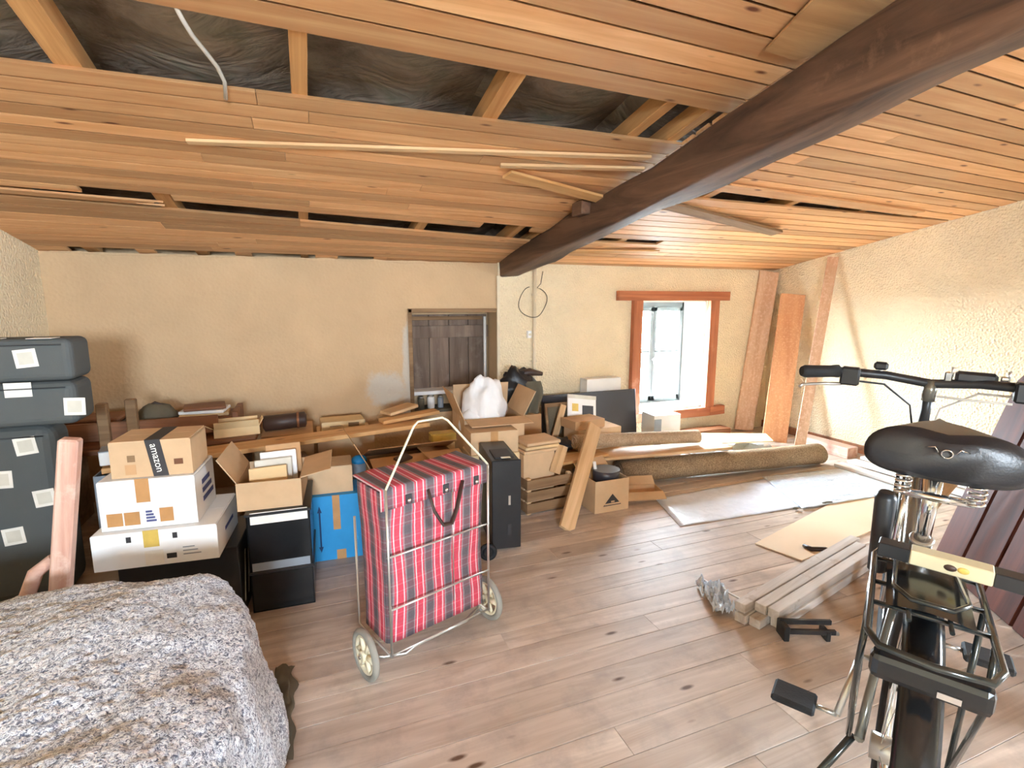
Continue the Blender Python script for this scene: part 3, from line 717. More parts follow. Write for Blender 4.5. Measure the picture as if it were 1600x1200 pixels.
# ---- plank across, bin, upturned table and clutter behind
t = carton('storage_bin', 'grey-blue plastic bin behind the white boxes', (-.97, 2.94, 0), 0, .3, .3, .478, M_GREYB, {}, cat='bin')
tag(stick('pine_board', V(-.955, 3.04, .495), V(.70, 3.33, .515), .17, .026, M_PLANK), 'long pine board laid across the boxes along the back wall', 'board')
t = thing('white_box', 'flat white box lying on the left end of the long pine board', 'box', (-.82, 3.02, .523), R(9))
MB().box((0, 0, .035), (.26, .12, .066)).build('body', M_CARDW, t, .004); MB().box((0, 0, .0695), (.262, .122, .004)).build('lid', M_GREYB, t, .001)
# upturned table
t = thing('upturned_table', 'old wooden table lying upside down with two legs pointing up', 'table', (-.85, 3.6, 0))
MB().box((0, 0, .5), (1.1, .55, .03)).build('tabletop', M_BROWNW, t, .004)
for sx in (-1, 1): MB().box((sx*.45, 0, .2425), (.05, .45, .485)).build('trestle', M_OLDW, t, .004)
for x, z in ((-.18, .76), (-.05, .775)):
    o = MB().box((x, -.24, (z+.515)/2), (.05, .045, z-.515)).build('leg', M_OLDW, t, .005)
MB().box((-.02, -.215, .60), (.75, .022, .1)).build('apron', M_BROWNW, t, .003)
# things standing on it
t = thing('leather_trunk', 'dark brown leather trunk behind the upturned table legs', 'trunk', (-1.29, 3.62, .5155))
MB().bb((-.14, -.1, 0), (.28, .12, .1)).build('body', M_DARKB, t, .012, seg=2); MB().bb((-.145, -.105, .102), (.285, .125, .13)).build('lid', M_BROWNW, t, .008); MB().box((.07, -.11, .09), (.035, .014, .04)).build('clasp', M_METAL, t)
t = thing('felt_bag', 'olive-grey rounded felt bag on the upturned table beside the wooden chest', 'bag', (-.835, 3.58, .5155))
MB().ball((0, 0, .095), (.112, .09, .098), 20, 10, fn=lambda d: 1+0.08*noise.noise(d*2.5)).build('body', M_OLIVE, t); MB().ball((.02, -.035, .055), (.085, .07, .05), 16, 8).build('front_pocket', M_DARKB, t); MB().tube([V(-.07, 0, .16), V(0, -.02, .2), V(.07, 0, .16)], .008, 6).build('strap', M_DARKB, t)
t = thing('wooden_chest', 'low brown wooden chest under the stacked folders by the wall', 'chest', (-.56, 3.62, .5155))
MB().bb((-.15, -.14, 0), (.125, .14, .1)).build('body', M_BROWNW, t, .004); MB().bb((.126, -.15, 0), (.16, .15, .13)).build('end_panel', M_BROWNW, t, .004)
for i, (z, w, a, m, nm, lb) in enumerate(((.615, .26, 4, M_CARDP, 'folder', 'cream folder at the bottom of the small stack on the chest'), (.635, .24, -6, M_CARDW, 'folder', 'white folder in the middle of the small stack on the chest'), (.655, .22, 9, M_BROWNW, 'folder', 'red-brown folder on top of the small stack on the chest'))):
    tag(MB().box((0, 0, .01), (w, .18, .018)).build(nm, m, None, .003), lb, 'folder', 'folders on the chest'); o = bpy.data.objects[-1] if False else None
    ob = [q for q in COL.objects if q.get('label') == lb][0]; ob.location = (-.59, 3.6, z+.002); ob.rotation_euler = (0, 0, R(a))
t = carton('small_carton', 'half-open small carton in front of the brown chest end', (-.52, 3.36, .5155), R(8), .24, .1, .05, M_CARDP, dict(f=120, b=70, l=150, r=120))
t = thing('brown_tube_case', 'long brown leather case lying behind the pine board', 'case', (-.15, 3.60, .37))
MB().tube([V(-.13, 0, .16), V(-.12, 0, .16), V(.12, 0, .17), V(.13, 0, .17)], [.03, .05, .05, .03], 14).build('body', M_DARKB, t); MB().cyl(V(.07, 0, .168), V(.085, 0, .168), .053, 14).build('strap', M_BROWNW, t)
carton('cardboard_carton', 'plain kraft carton under the brown leather case by the wall', (-.285, 3.46, 0), 0, .3, .36, .475, M_CARDK)
t = carton('flat_carton', 'low pale carton with a dark mark standing by the wall above the pine board', (.07, 3.62, .4065), R(3), .28, .18, .09, M_CARDP)
decal(t, 'printed_mark', .17, .24, .055, .08, M_OLDW); decal(t, 'printed_mark', .05, .13, .06, .067, M_OLDW)
carton('cardboard_carton', 'brown carton against the wall behind the blue box', (.04, 3.56, 0), 0, .36, .4, .40, M_CARD)

# ---- black bin with open carton on top
t = thing('black_bin', 'glossy black plastic bin with white label strips below the open carton', 'bin', (-.268, 2.29, 0), R(-2))
b = MB(); th = .006; w, d, h = .245, .36, .43
b.bb((0, 0, 0), (w, d, th)); b.bb((0, 0, 0), (w, th, h)); b.bb((0, d-th, 0), (w, d, h)); b.bb((0, 0, 0), (th, d, h)); b.bb((w-th, 0, 0), (w, d, h)); b.build('shell', M_BLACKG, t)
MB().bb((.015, -.002, .39), (w-.01, .0, .44)).build('label_strip', M_LABEL, t); MB().bb((.01, -.002, .185), (w-.01, 0, .22)).build('label_strip', M_GREYB, t)
for z in (.17, .425): MB().bb((-.006, -.006, z), (w+.006, d+.006, z+.012)).build('rim', M_BLACK, t, .003)
t = carton('open_carton', 'open brown carton full of papers on top of the black bin', (-.30, 2.33, .4385), R(-4), .25, .32, .12, M_CARD, dict(l=122, r=168))
t = thing('paper_bundle', 'white paper bundle sticking out of the open carton on the bin', 'paper', (-.16, 2.5, .445), R(6))
for i in range(4): MB().box((-.03+.025*i, .055*i-.08, .075+.018*i), (.15, .03, .14), Matrix.Rotation(R(-14), 3, 'X')).build('folder', (M_CARDP, M_LABEL2, M_CARDW, M_CARDK)[i], t, .003)
t = carton('dark_carton', 'dark brown carton leaning behind the open carton', (-.22, 2.86, 0), R(10), .22, .2, .46, M_DARKB)

# ---- blue box and brown box
t = carton('blue_carton', 'bright blue carton with brown tape and a dark arrow standing on the floor', (-.03, 2.665, 0), R(-4), .255, .22, .335, M_BLUE)
decal(t, 'brown_tape', .11, .145, .16, .34, M_TAPE, -.0014); decal(t, 'brown_tape', .12, .165, 0, .05, M_TAPE, -.0014)
b = MB(); b.bb((.043, -.0014, .07), (.051, 0, .26)); b.prism([V(.036, 0, .255), V(.058, 0, .255), V(.047, 0, .29)], (0, -.0014, 0)); b.prism([V(.036, 0, .075), V(.058, 0, .075), V(.047, 0, .045)], (0, -.0014, 0)); b.build('arrow', M_INKN, t)
t = carton('brown_carton', 'brown carton sitting on the blue carton under the pine board', (-.07, 2.70, .3405), R(-3), .255, .18, .135, M_CARD)
t = thing('metal_tin', 'small grey-blue round tin beside the brown carton behind the trolley', 'tin', (.225, 2.75, .3405))
t.location = (.245, 2.98, .0)
MB().tube([V(0, 0, 0), V(0, 0, .38), V(0, 0, .4)], [.045, .045, .04], 16).build('body', M_GREYB, t); MB().ball((0, 0, .41), (.045, .045, .03), 14, 6).build('dome_lid', M_BLUE, t)

# ---- big kraft carton behind the trolley, with offcuts
t = carton('big_carton', 'big half-open kraft carton behind the plaid shopping trolley', (.30, 2.62, 0), R(4), .52, .46, .40, M_CARDK, dict(l=118, r=14, b=24, f=12))
b = MB(); b.box((.17, .15, .455), (.10, .05, .012), Euler((R(15), 0, R(35))).to_matrix()); b.build('handle_slot', M_DARKB, t)
tag(stick('wood_offcut', V(.42, 3.35, .54), V(.80, 3.42, .565), .1, .022, M_PLANK), 'short pine offcut lying on the right end of the long board', 'board')
tag(stick('wood_offcut', V(.46, 3.42, .575), V(.66, 3.52, .60), .12, .02, M_PLANKP), 'pale thin offcut on top of the pine offcut by the niche', 'board')
t = thing('foam_block', 'yellow foam block on the big kraft carton beside the stacked cartons', 'block', (.70, 3.14, 0))
MB().bb((0, 0, .415), (.16, .1, .475)).build('foam', M_TAPEY, t, .008); MB().bb((0.01, 0.01, 0), (.15, .09, .414)).build('carton_under', M_CARDP, t, .003)

# ---- centre stack
t = carton('tall_carton', 'tall open carton with bubble wrap between the niche and conduit', (.90, 3.10, 0), R(-3), .40, .36, .56, M_CARD, dict(l=112, r=118, b=80, f=182))
carton('cardboard_carton', 'cream carton on the floor, lower of the two in front of the tall carton', (.86, 2.84, 0), R(-4), .30, .22, .40, M_CARDP)
t = carton('cardboard_carton', 'brown taped carton, upper of the two in front of the tall carton', (.865, 2.85, .4055), R(-4), .29, .2, .13, M_CARD)
decal(t, 'tape', .12, .165, .06, .1355, M_TAPE)
t = thing('bubble_wrap', 'white crumpled bubble wrap bulging out of the tall carton', 'wrap', (1.08, 3.25, .30))
MB().ball((0, 0, .28), (.14, .12, .22), 30, 18, fn=lambda d: 1+0.25*noise.noise(d*2.3+V(3, 1, 0))+0.07*abs(noise.noise(d*7))).build('wad', M_FOAM, t)
MB().ball((-.07, -.03, .2), (.11, .09, .12), 22, 12, fn=lambda d: 1+0.22*noise.noise(d*2.9+V(7, 1, 0))).build('fold', M_FOAM, t)
# ---- coat on cartons
carton('cardboard_carton', 'brown carton by the wall under the dark coat', (1.34, 3.50, 0), R(2), .28, .36, .46, M_CARDK)
t = thing('dark_coat', 'black crumpled coat heaped on a carton below the conduit', 'coat', (1.48, 3.66, .466))
MB().ball((0, 0, .17), (.15, .11, .15), 26, 14, fn=lambda d: 1+0.45*noise.noise(d*2.2+V(1, 5, 2))+0.12*noise.noise(d*6)).build('bundle', M_BLACK, t)
MB().grid(lambda u, v: V(.02+.13*u+.02*math.sin(v*5), -.11-.03*math.sin(u*9)*v, .24-.26*v), 10, 10).build('sleeve', M_OLIVE, t)
MB().tube([V(-.02, 0, .27), V(.1, -.02, .3), V(.2, -.03, .28)], [.03, .03, .015], 8).build('collar', M_DARKB, t)

# ---- black computer tower
t = thing('computer_case', 'black upright computer case standing behind the right side of the trolley', 'computer case', (.85, 2.44, 0), R(-8))
MB().bb((0, 0, .02), (.15, .38, .49)).build('housing', M_BLACK, t, .004)
MB().bb((-.002, -.012, .015), (.152, 0, .495)).build('front_panel', M_BLACK, t, .004)
MB().box((.09, -.0135, .28), (.012, .003, .05)).build('emblem', M_METAL, t); MB().box((.09, -.0135, .12), (.02, .003, .06)).build('vent', M_INK, t)
MB().box((.075, .12, .493), (.1, .16, .008)).build('top_grille', M_INK, t, .002); MB().box((.08, .03, .495), (.05, .03, .006)).build('drive_bezel', M_CHROME, t)
for x in (.03, .12): MB().box((x, .05, .01), (.02, .04, .02)).build('foot', M_RUBBER, t)
t = thing('fan_unit', 'small round black fan unit on the floor left of the computer case', 'fan', (.80, 2.36, 0))
MB().torus((0, 0, .045), (.3, 1, 0), .034, .012, 24, 8).build('ring', M_RUBBER, t); MB().cyl(V(0, .01, .045), V(.004, -.012, .045), .03, 16).build('hub', M_BLACK, t)

# ---- wooden crate and its load
t = thing('wooden_crate', 'slatted wooden fruit crate on the floor behind the leaning plank', 'crate', (1.20, 2.80, 0), R(6))
w, d = .33, .26
for i in range(3):
    z = .012+i*.075
    for yy in (0, d): MB().box((w/2, yy, z+.03), (w, .008, .06)).build('slat', M_OLDW, t, .001)
    for xx in (0.005, w-.005): MB().box((xx, d/2, z+.03), (.008, d-.01, .06)).build('slat', M_OLDW, t, .001)
for xx in (.02, w-.02):
    for yy in (.018, d-.018): MB().box((xx, yy, .115), (.026, .026, .23)).build('corner_post', M_PLANKP, t, .001)
MB().box((w/2, d/2, .012), (w-.02, d-.01, .01)).build('bottom', M_OLDW, t)
t = carton('cardboard_carton', 'upright brown carton standing in the wooden crate', (1.20, 2.85, .02), R(6), .22, .17, .35, M_CARD, {})
tag(stick('wood_piece', V(1.40, 2.83, .24), V(1.47, 2.86, .40), .05, .05, M_PLANKP), 'pale wood block propped in the wooden crate', 'board')
t = thing('card_tray', 'stack of grey-cream card trays on the carton in the crate', 'tray', (1.31, 2.95, .3705), R(6))
for i in range(3): MB().box((.0+.01*i, 0, .012+.024*i), (.24, .2, .02)).build('tray', M_CARDP if i == 1 else M_CARD, t, .004)
# leaning plank
tag(stick('leaning_plank', V(1.33, 2.53, .003), V(1.77, 2.98, .475), .095, .025, M_PLANKP, None, (0, -1, .3)), 'pale wooden plank leaning diagonally in front of the wooden crate', 'plank')

# ---- box with triangle
t = carton('triangle_carton', 'open cardboard box with a black triangle mark on its front', (1.60, 2.67, 0), R(1), .245, .22, .205, M_CARD, dict(b=150))
b = MB(); b.prism([V(.06, 0, .04), V(.19, 0, .04), V(.125, 0, .115)], (0, -.0016, 0)); b.build('triangle_mark', M_INK, t)
MB().bb((.068, -.0024, .046), (.182, -.0016, .056)).build('triangle_lettering', M_CARD, t); MB().bb((.115, -.0024, .06), (.14, -.0016, .07)).build('triangle_lettering', M_CARD, t)
t = thing('pan', 'dark pan with a pale handle sitting in the triangle box', 'pan', (1.74, 2.78, .007))
MB().tube([V(0, 0, 0), V(0, 0, .2), V(0, 0, .235)], [.07, .085, .088], 18).build('bowl', M_TVP, t); MB().cyl(V(-.06, .02, .2), V(-.07, .03, .28), .011, 8).build('handle', M_CARDW, t)

# ---- carpet rolls and boards
def roll(name, label, a, c, r, m, turns=3):
    M, L = frame(a, c); b = MB(); n = 40; rings = []
    for i in range(13):
        x = L*i/12; pts = []
        for k in range(22):
            an = 2*math.pi*k/22; rr = r*(1+.05*noise.noise(V(x*2, math.cos(an), math.sin(an))))*(1-.12*max(0, -math.sin(an)))
            pts.append(V(x, math.cos(an)*rr*1.06, math.sin(an)*rr))
        rings.append(pts)
    vs = [p for q in rings for p in q]; fs = [(i*22+k, i*22+(k+1) % 22, (i+1)*22+(k+1) % 22, (i+1)*22+k) for i in range(12) for k in range(22)]
    b.add(vs, fs, 0, True); b.f += [list(range(22))[::-1], list(range(12*22, 13*22))]; b.m += [0, 0]; b.sm += [False]*2
    t = thing(name, label, 'carpet'); t.matrix_world = M
    b.build('roll', m, t)
    for e, s in ((0, -1), (L, 1)):
        pth = [V(e+s*.002, math.cos(k*.5)*r*(.15+.8*k/(turns*12.6)), math.sin(k*.5)*r*(.15+.8*k/(turns*12.6))) for k in range(int(turns*12.6))]
        MB().tube(pth, .004, 5).build('spiral_edge', M_JUTEP, t)
    return t
roll('carpet_roll', 'thick jute carpet roll lying on the floor in front of the pile', V(2.03, 3.08, .087), V(3.80, 2.90, .08), .085, M_JUTE)
roll('carpet_roll', 'slim pale carpet roll lying on boards behind the thick jute roll', V(1.72, 3.17, .320), V(2.74, 3.10, .278), .052, M_JUTEP, 2)
tag(stick('long_board', V(1.53, 3.10, .235), V(2.95, 3.05, .205), .2, .02, M_PLANKP), 'long pale board under the slim carpet roll', 'board')
tag(stick('long_board', V(1.5, 2.99, .2555), V(1.88, 3.06, .2545), .13, .018, M_PLANK), 'short pine board lying across the long pale board near the leaning plank', 'board')
carton('cardboard_carton', 'low brown carton holding up the long pale board', (1.93, 3.2, 0), 0, .5, .3, .21, M_CARDK)
t = carton('flat_box', 'flat brown carton flap lying beside the triangle box', (1.87, 2.78, 0), R(-14), .28, .14, .06, M_CARD, dict(f=205, b=140))
carton('low_carton', 'wide low brown carton behind the slim carpet roll, lower of two', (1.80, 3.26, .2155), R(4), .38, .2, .15, M_CARD)
carton('low_carton', 'smaller brown carton on the wide low carton behind the slim roll', (1.78, 3.27, .372), R(8), .27, .18, .06, M_CARDK)
t = thing('picture_panel', 'tilted white picture panel with a dark image in front of the black screen', 'picture', (1.93, 3.50, .36), R(8))
t.rotation_euler = (R(-14), R(9), R(8)); t.location = (1.98, 3.52, .245)
MB().bb((-.14, 0, 0), (.14, .012, .33)).build('panel', M_CARDW, t, .002); MB().bb((.0, -.002, .1), (.11, 0, .25)).build('dark_image', M_TVP, t); MB().bb((-.1, -.002, .2), (-.04, 0, .26)).build('yellow_image', M_TAPEY, t); MB().bb((-.14, -.002, .3), (.14, 0, .33)).build('header', M_LABEL2, t)
carton('cardboard_carton', 'kraft carton behind the low cartons under the picture panel', (1.72, 3.505, 0), 0, .5, .2, .22, M_CARDK)
t = thing('framed_picture', 'brown-grey framed panel leaning beside the white picture panel', 'panel', (1.80, 3.56, .22)); t.rotation_euler = (R(-12), 0, R(4))
MB().bb((-.1, 0, 0), (.12, .014, .3)).build('board', M_OLDW, t, .002); MB().bb((-.08, -.003, .03), (.1, 0, .27)).build('inset', M_OLIVE, t)
tag(stick('leaning_lath', V(1.70, 3.475, .222), V(1.80, 3.50, .52), .05, .015, M_PLANKP, None, (0, -1, 0)), 'pale slat leaning in front of the black screen at its left end', 'lath')
tag(MB().ball((1.66, 3.3, .27), (.12, .09, .055), 18, 10, fn=lambda d: 1+.3*noise.noise(d*3)).build('black_bag', M_BLACK), 'crumpled black bag between the crate and the low cartons', 'bag')
carton('cardboard_carton', 'brown carton under the crumpled black bag', (1.53, 3.2, 0), 0, .19, .22, .215, M_CARDK)
t = thing('black_screen', 'large dark flat screen panel leaning against the wall left of the window', 'screen', (2.24, 3.80, .0)); t.rotation_euler = (R(-6), 0, R(1))
MB().bb((-.46, 0, .12), (.46, .03, .535)).build('panel', M_TVP, t, .004); MB().bb((-.45, -.002, .13), (.45, 0, .525)).build('glass_front', M_TVP, t)
for x in (-.3, .3): MB().bb((x-.03, -.02, 0), (x+.03, .06, .12)).build('foot', M_BLACK, t, .003)
t = carton('white_box', 'white upright box standing behind the dark screen', (2.23, 3.905, 0), 0, .34, .12, .63, M_CARDW)
t = carton('pale_box', 'pale box standing under the window at the right of the dark screen', (2.73, 3.62, 0), R(-4), .26, .2, .33, M_CARDW); decal(t, 'grey_side', .0, .07, .05, .3, M_GREYB)

# ================================================================== right wall and floor things
t = stick('tall_dusty_board', V(4.10, 3.98, .002), V(4.30, 3.99, 1.585), .19, .03, M_DUSTY2, None, (-.35, -1, 0)); tag(t, 'tall pale dusty board standing in the corner, reaching the ceiling', 'board')
t = stick('dusty_board', V(4.02, 3.53, .002), V(4.33, 3.72, 1.36), .21, .03, M_DUSTY, None, (-.8, -1, 0)); tag(t, 'shorter orange dusty board leaning right of the tall corner board', 'board')
tag(stick('leaning_batten', V(3.97, 3.22, .003), V(4.385, 3.385, 1.68), .085, .03, M_DUSTY2, None, (-1, -.9, 0)), 'long thin batten leaning alone against the right wall', 'batten')
tag(stick('pink_board', V(4.20, 3.40, .045), V(4.20, 2.90, .045), .12, .09, M_POST, None), 'short pinkish timber block on the floor by the right wall', 'timber')
for i in range(4):
    lb = ['outermost white board on the floor by the right wall, farthest from it', 'second white board from the room side, on the floor by the right wall', 'third white board from the room side, on the floor by the right wall', 'white board on the floor nearest the right wall'][i]
    tag(stick('white_plank', V(3.90+.105*i, 2.80-.03*i, .014+.026*i), V(3.90+.105*i, 1.6-.1*i, .014+.026*i), .098, .022, M_WHITEW), lb, 'board', 'white boards on the floor')
# sheets on the floor
def sheet(name, poly, m, label, h=.004, res=26, amp=.012, sc=6, kind='sheet'):
    a, b_, c, d = [V(*p, 0) for p in poly]
    fn = lambda u, v: (a*(1-u)+b_*u)*(1-v)+(d*(1-u)+c*u)*v + V(0, 0, h+amp*max(0, .35+noise.noise(V(u*sc, v*sc, len(name)))))
    g = MB().grid(fn, res, res); o = g.build(name, m)
    md = o.modifiers.new('thickness', 'SOLIDIFY'); md.thickness = .0012; md.offset = -1
    return tag(o, label, kind)
sheet('dust_sheet', ((1.97, 2.33), (3.31, 2.26), (3.25, 2.78), (2.10, 2.74)), M_FILM, 'thin translucent dust sheet spread on the floor before the carpet roll', .003, 24, .004)
sheet('foil_sheet', ((2.85, 2.25), (3.80, 2.20), (3.82, 2.72), (3.1, 2.80)), M_FOIL, 'crinkled pale blue foil sheet on the floor by the white boards', .010, 40, .007, 14)
sheet('crumpled_sheet', ((2.95, 3.18), (3.72, 3.12), (3.80, 3.5), (3.0, 3.55)), M_FOIL, 'crumpled white plastic under the window behind the thick carpet roll', .003, 30, .07, 6)
tag(MB().prism([V(3.05, 3.42, .10), V(3.75, 3.3, .085), V(3.9, 3.52, .085), V(3.3, 3.7, .10)], (0, 0, .01)).build('cardboard_sheet', M_CARDP), 'bent yellow-brown cardboard sheet on the plastic below the window', 'sheet')
tag(MB().prism([V(3.02, 3.79, .0), V(3.75, 3.79, 0), V(3.75, 3.93, 0), V(3.02, 3.93, 0)], (0, 0, .1)).build('timber_offcut', M_BROWNW, None, .005), 'red-brown timber lying on the floor below the window sill', 'timber')
tag(MB().prism([V(2.2, 2.0, 0.001), V(2.27, 1.77, 0.001), V(3.70, 2.0, .001), V(3.49, 2.36, .001)], (0, 0, .006)).build('hardboard_sheet', M_HARDB), 'large beige hardboard sheet flat on the floor beside the bicycle', 'panel')
tag(MB().tube([atz(1255, 852, .016), atz(1268, 858, .016), atz(1290, 858, .016), atz(1310, 864, .014)], [.008, .013, .011, .005], 7).build('wood_splinter', M_DARKB), 'dark splintered wood scrap on the hardboard sheet', 'scrap')
for i, (px, py, lb) in enumerate(((1243, 795, 'small dark debris bit at the edge of the dust sheet'), (1292, 786, 'longer dark debris bit at the corner of the foil sheet'))):
    p = atz(px, py, .008); tag(MB().ball(p+V(0, 0, .004), (.022+.03*i, .014, .006), 10, 6, fn=lambda d: 1+.3*noise.noise(d*3)).build('debris', M_OLIVE), lb, 'debris')
# bundle of battens
A0, A1 = V(1.645, 1.45, 0), V(2.66, 1.70, 0); dirv = (A1-A0).normalized(); nrm = V(-dirv.y, dirv.x, 0)
k = 0
BL = ['rear lower batten of the grey stack', 'middle lower batten of the grey stack', 'front lower batten of the grey stack', 'rear upper batten of the grey stack on the floor', 'middle upper batten of the grey stack on the floor', 'front upper batten of the grey stack on the floor']
for lay in range(2):
    for i in (1, 0, -1):
        off = nrm*(i*.052+.008*lay); e0 = random.uniform(-.05, .06); e1 = random.uniform(-.1, .1)
        z = .0205+lay*.041
        o = stick('grey_batten', A0+off+dirv*e0+V(0, 0, z), A1+off+dirv*e1+nrm*random.uniform(-.012, .012)*0+V(0, 0, z), .046, .038, M_BATTEN); tag(o, BL[k]+(' beside the bicycle' if lay == 0 else ''), 'batten', 'grey battens on the floor'); k += 1
tag(stick('grey_batten', A0+nrm*.112+dirv*.15+V(0, 0, .012), A1+nrm*.112-dirv*.45+V(0, 0, .012), .05, .022, M_BATTEN), 'thin flat batten on the floor along the rear of the grey stack', 'batten', 'grey battens on the floor')
t = thing('clamp', 'black metal clamp bars at the near end of the grey battens', 'clamp', (1.735, 1.345, 0), R(-24))
for i in range(2): MB().box((.03, -.03+.035*i, .035+.02*i), (.2, .014, .02)).build('bar', M_BLACK, t, .002)
MB().box((-.06, -.012, .03), (.022, .07, .06)).build('jaw', M_BLACK, t, .003); MB().cyl(V(.09, -.015, .02), V(.15, -.015, .02), .008).build('screw', M_METAL, t); MB().box((.1, -.012, .02), (.018, .06, .04)).build('jaw', M_BLACK, t, .003)
sheet('plastic_film', ((1.53, 1.57), (1.62, 1.79), (1.72, 1.72), (1.60, 1.53)), M_FOIL, 'crumpled scrap of clear plastic film left of the grey battens', .004, 18, .05, 9, 'film')
tag(stick('plastic_strip', atz(1098, 905, .006), atz(1165, 940, .02), .012, .006, M_WHITEW), 'thin white plastic strip beside the crumpled film on the floor', 'strip')

# dark board shutter at the right edge
LEAN_S = -15
t = thing('wooden_shutter', 'dark mahogany plank shutter standing behind the bicycle at right', 'shutter', (2.86, 1.46, 0)); M, L_ = frame(V(2.93, 1.54, 0), V(2.20, .50, 0))
t.matrix_world = M @ Matrix.Rotation(R(LEAN_S), 4, 'X')
for i in range(6):
    w = .185; b = MB(); x0 = .01+i*.198; hh = .96-.02*(i % 2)
    pts = [V(x0, 0, .0), V(x0+w, 0, .0), V(x0+w, 0, hh)] + [V(x0+w/2+w/2*math.cos(R(a)), 0, hh+.05*math.sin(R(a))) for a in (45, 90, 135)] + [V(x0, 0, hh)]
    b.prism(pts, (0, -.022, 0)); b.build('plank', M_MAHOG, t, .004)
for z in (.2, .75): MB().bb((.0, .001, z), (1.2, .022, z+.09)).build('crossbar', M_MAHOG, t, .004)
t = thing('plywood_strip', 'bowed plywood strip leaning in front of the dark shutter behind the bicycle', 'board', (0, 0, 0))
p0, p1 = V(2.80, 1.64, .003), V(2.86, 1.42, .52); mid = (p0+p1)/2+V(.03, .03, -.02); cr = V(.02, .16, .06)
def bow(u): return p0*(1-u)**2+mid*2*u*(1-u)+p1*u*u
b = MB(); n = 12
for i in range(n):
    a, c = bow(i/n), bow((i+1)/n); th = V(.012, -.012, .008)
    b.hexa([a, c, c+cr, a+cr, a+th, c+th, c+cr+th, a+cr+th])
b.build('strip', M_PLY, t)

# ================================================================== plaid shopping trolley
def trolley():
    t = thing('shopping_trolley', 'red plaid shopping trolley with wire frame and cream wheels', 'trolley', (.405, 1.75, 0), R(19.5))
    bw, bd, z0, z1 = .215, .20, .125, .675
    # bag: bulging sides
    b = MB(); n = 14; rings = []
    def ring(z, k):
        pts = []; 
        for i in range(40):
            a = 2*math.pi*i/40; c, s = math.cos(a), math.sin(a); e = .16
            x = math.copysign(abs(c)**e, c)*bw*k; yv = math.copysign(abs(s)**e, s)*bd/2*k
            pts.append(V(x+.004*noise.noise(V(x*9, z*9, 0)), yv+.10+.012*noise.noise(V(x*7, z*5, yv*8)), z))
        return pts
    for j in range(n+1): 
        z = z0+(z1-z0)*j/n; rings.append(ring(z, 1-.02*math.sin(math.pi*j/n)-.03*(1-j/n)))
    vs = [p for r in rings for p in r]; fs = [(j*40+i, j*40+(i+1) % 40, (j+1)*40+(i+1) % 40, (j+1)*40+i) for j in range(n) for i in range(40)]
    b.add(vs, fs, 0, True); b.f += [list(range(40))[::-1], list(range(n*40, (n+1)*40))]; b.m += [0, 0]; b.sm += [False, False]
    bag = b.build('bag', M_TARTAN, t)
    # lid flap folding over the front
    b = MB(); k = .006
    b.grid(lambda u, v: V((u-.5)*2*(bw+.008), (bd+.002 if v < .01 else -.006+(bd+.01)*(1-min(v/.75, 1))), z1+.014+.006*math.sin(u*7)*(1-v)-(max(0, v-.75)/.25)*.07), 16, 16)
    lid = b.build('lid', M_TARTAN_LID, bag); md = lid.modifiers.new('t', 'SOLIDIFY'); md.thickness = .003
    for x in (-.12, .03, .165):
        s = MB(); s.box((x, -.010, z1-.035), (.026, .004, .034)); s.build('fastener_tab', M_INK, bag, .002); MB().ball((x, -.014, z1-.04), (.008, .005, .008), 10, 6).build('snap', M_CHROME, bag)
    st = MB(); st.tube([V(-.045, -.012, z1-.02), V(-.03, -.026, z1-.10), V(.0, -.034, z1-.155), V(.035, -.034, z1-.16), V(.065, -.028, z1-.11), V(.10, -.012, z1-.02)], .011, 8, sx=.4); st.build('carry_strap', M_DARKB, bag)
    MB().cyl(V(.055, -.012, z1-.04), V(.055, -.012, .2), .002, 6).build('pull_cord', M_METAL, bag)
    # wire frame
    f = MB(); r = .0045; yf = -.022
    for s in (-1, 1):
        f.tube([V(s*(bw-.005), yf, .10), V(s*(bw-.005), yf, z1+.02)], r, 8)
        f.tube([V(s*(bw-.005), yf, .10), V(s*(bw-.005), bd+.03, .10), V(s*(bw-.005), bd+.03, z1-.15), ], r, 8)
    for z in (.105, .27, .46): f.tube([V(-bw, yf, z), V(bw, yf, z)], r*.8, 8)
    f.build('wire_frame', M_METAL, t)
    h = MB(); h.tube([V(-bw+.005, yf, z1+.02), V(-.07, .03, .875), V(-.05, .035, .888), V(.05, .035, .888), V(.07, .03, .875), V(bw-.005, yf, z1+.02)], .0042, 8); h.build('handle', M_CREAMP, t)
    a = MB(); a.tube([V(-.265, .06, .09), V(-.215, .03, .075), V(-.15, -.01, .08), V(-.12, -.02, .10), V(.1, -.02, .10), V(.2, .03, .09), V(.265, .06, .09)], .006, 8); a.build('axle', M_METAL, t)
    for s in (-1, 1):
        w = thing('wheel', None, None); del w; 
        x = s*.268
        wh = MB(); wh.torus((x, .06, .092), (1, 0, 0), .079, .0125, 32, 8); whl = wh.build('wheel', M_GREYRUB, t)
        d = MB(); d.torus((x, .06, .092), (1, 0, 0), .064, .008, 28, 6)
        d.cyl(V(x-.018, .06, .092), V(x+.018, .06, .092), .018, 14)
        for k in range(6):
            an = R(60*k); d.tube([V(x, .06+math.cos(an)*.015, .092+math.sin(an)*.015), V(x, .06+math.cos(an)*.066, .092+math.sin(an)*.066)], [.011, .008], 6, sx=.8)
        d.build('spoked_disc', M_CREAMP, whl); MB().cyl(V(x+s*.019, .06, .092), V(x+s*.025, .06, .092), .008, 10).build('hub_cap', M_CHROME, whl)
trolley()
for o in [o for o in COL.objects if o.type == 'EMPTY' and o.name.startswith('wheel')]: bpy.data.objects.remove(o)

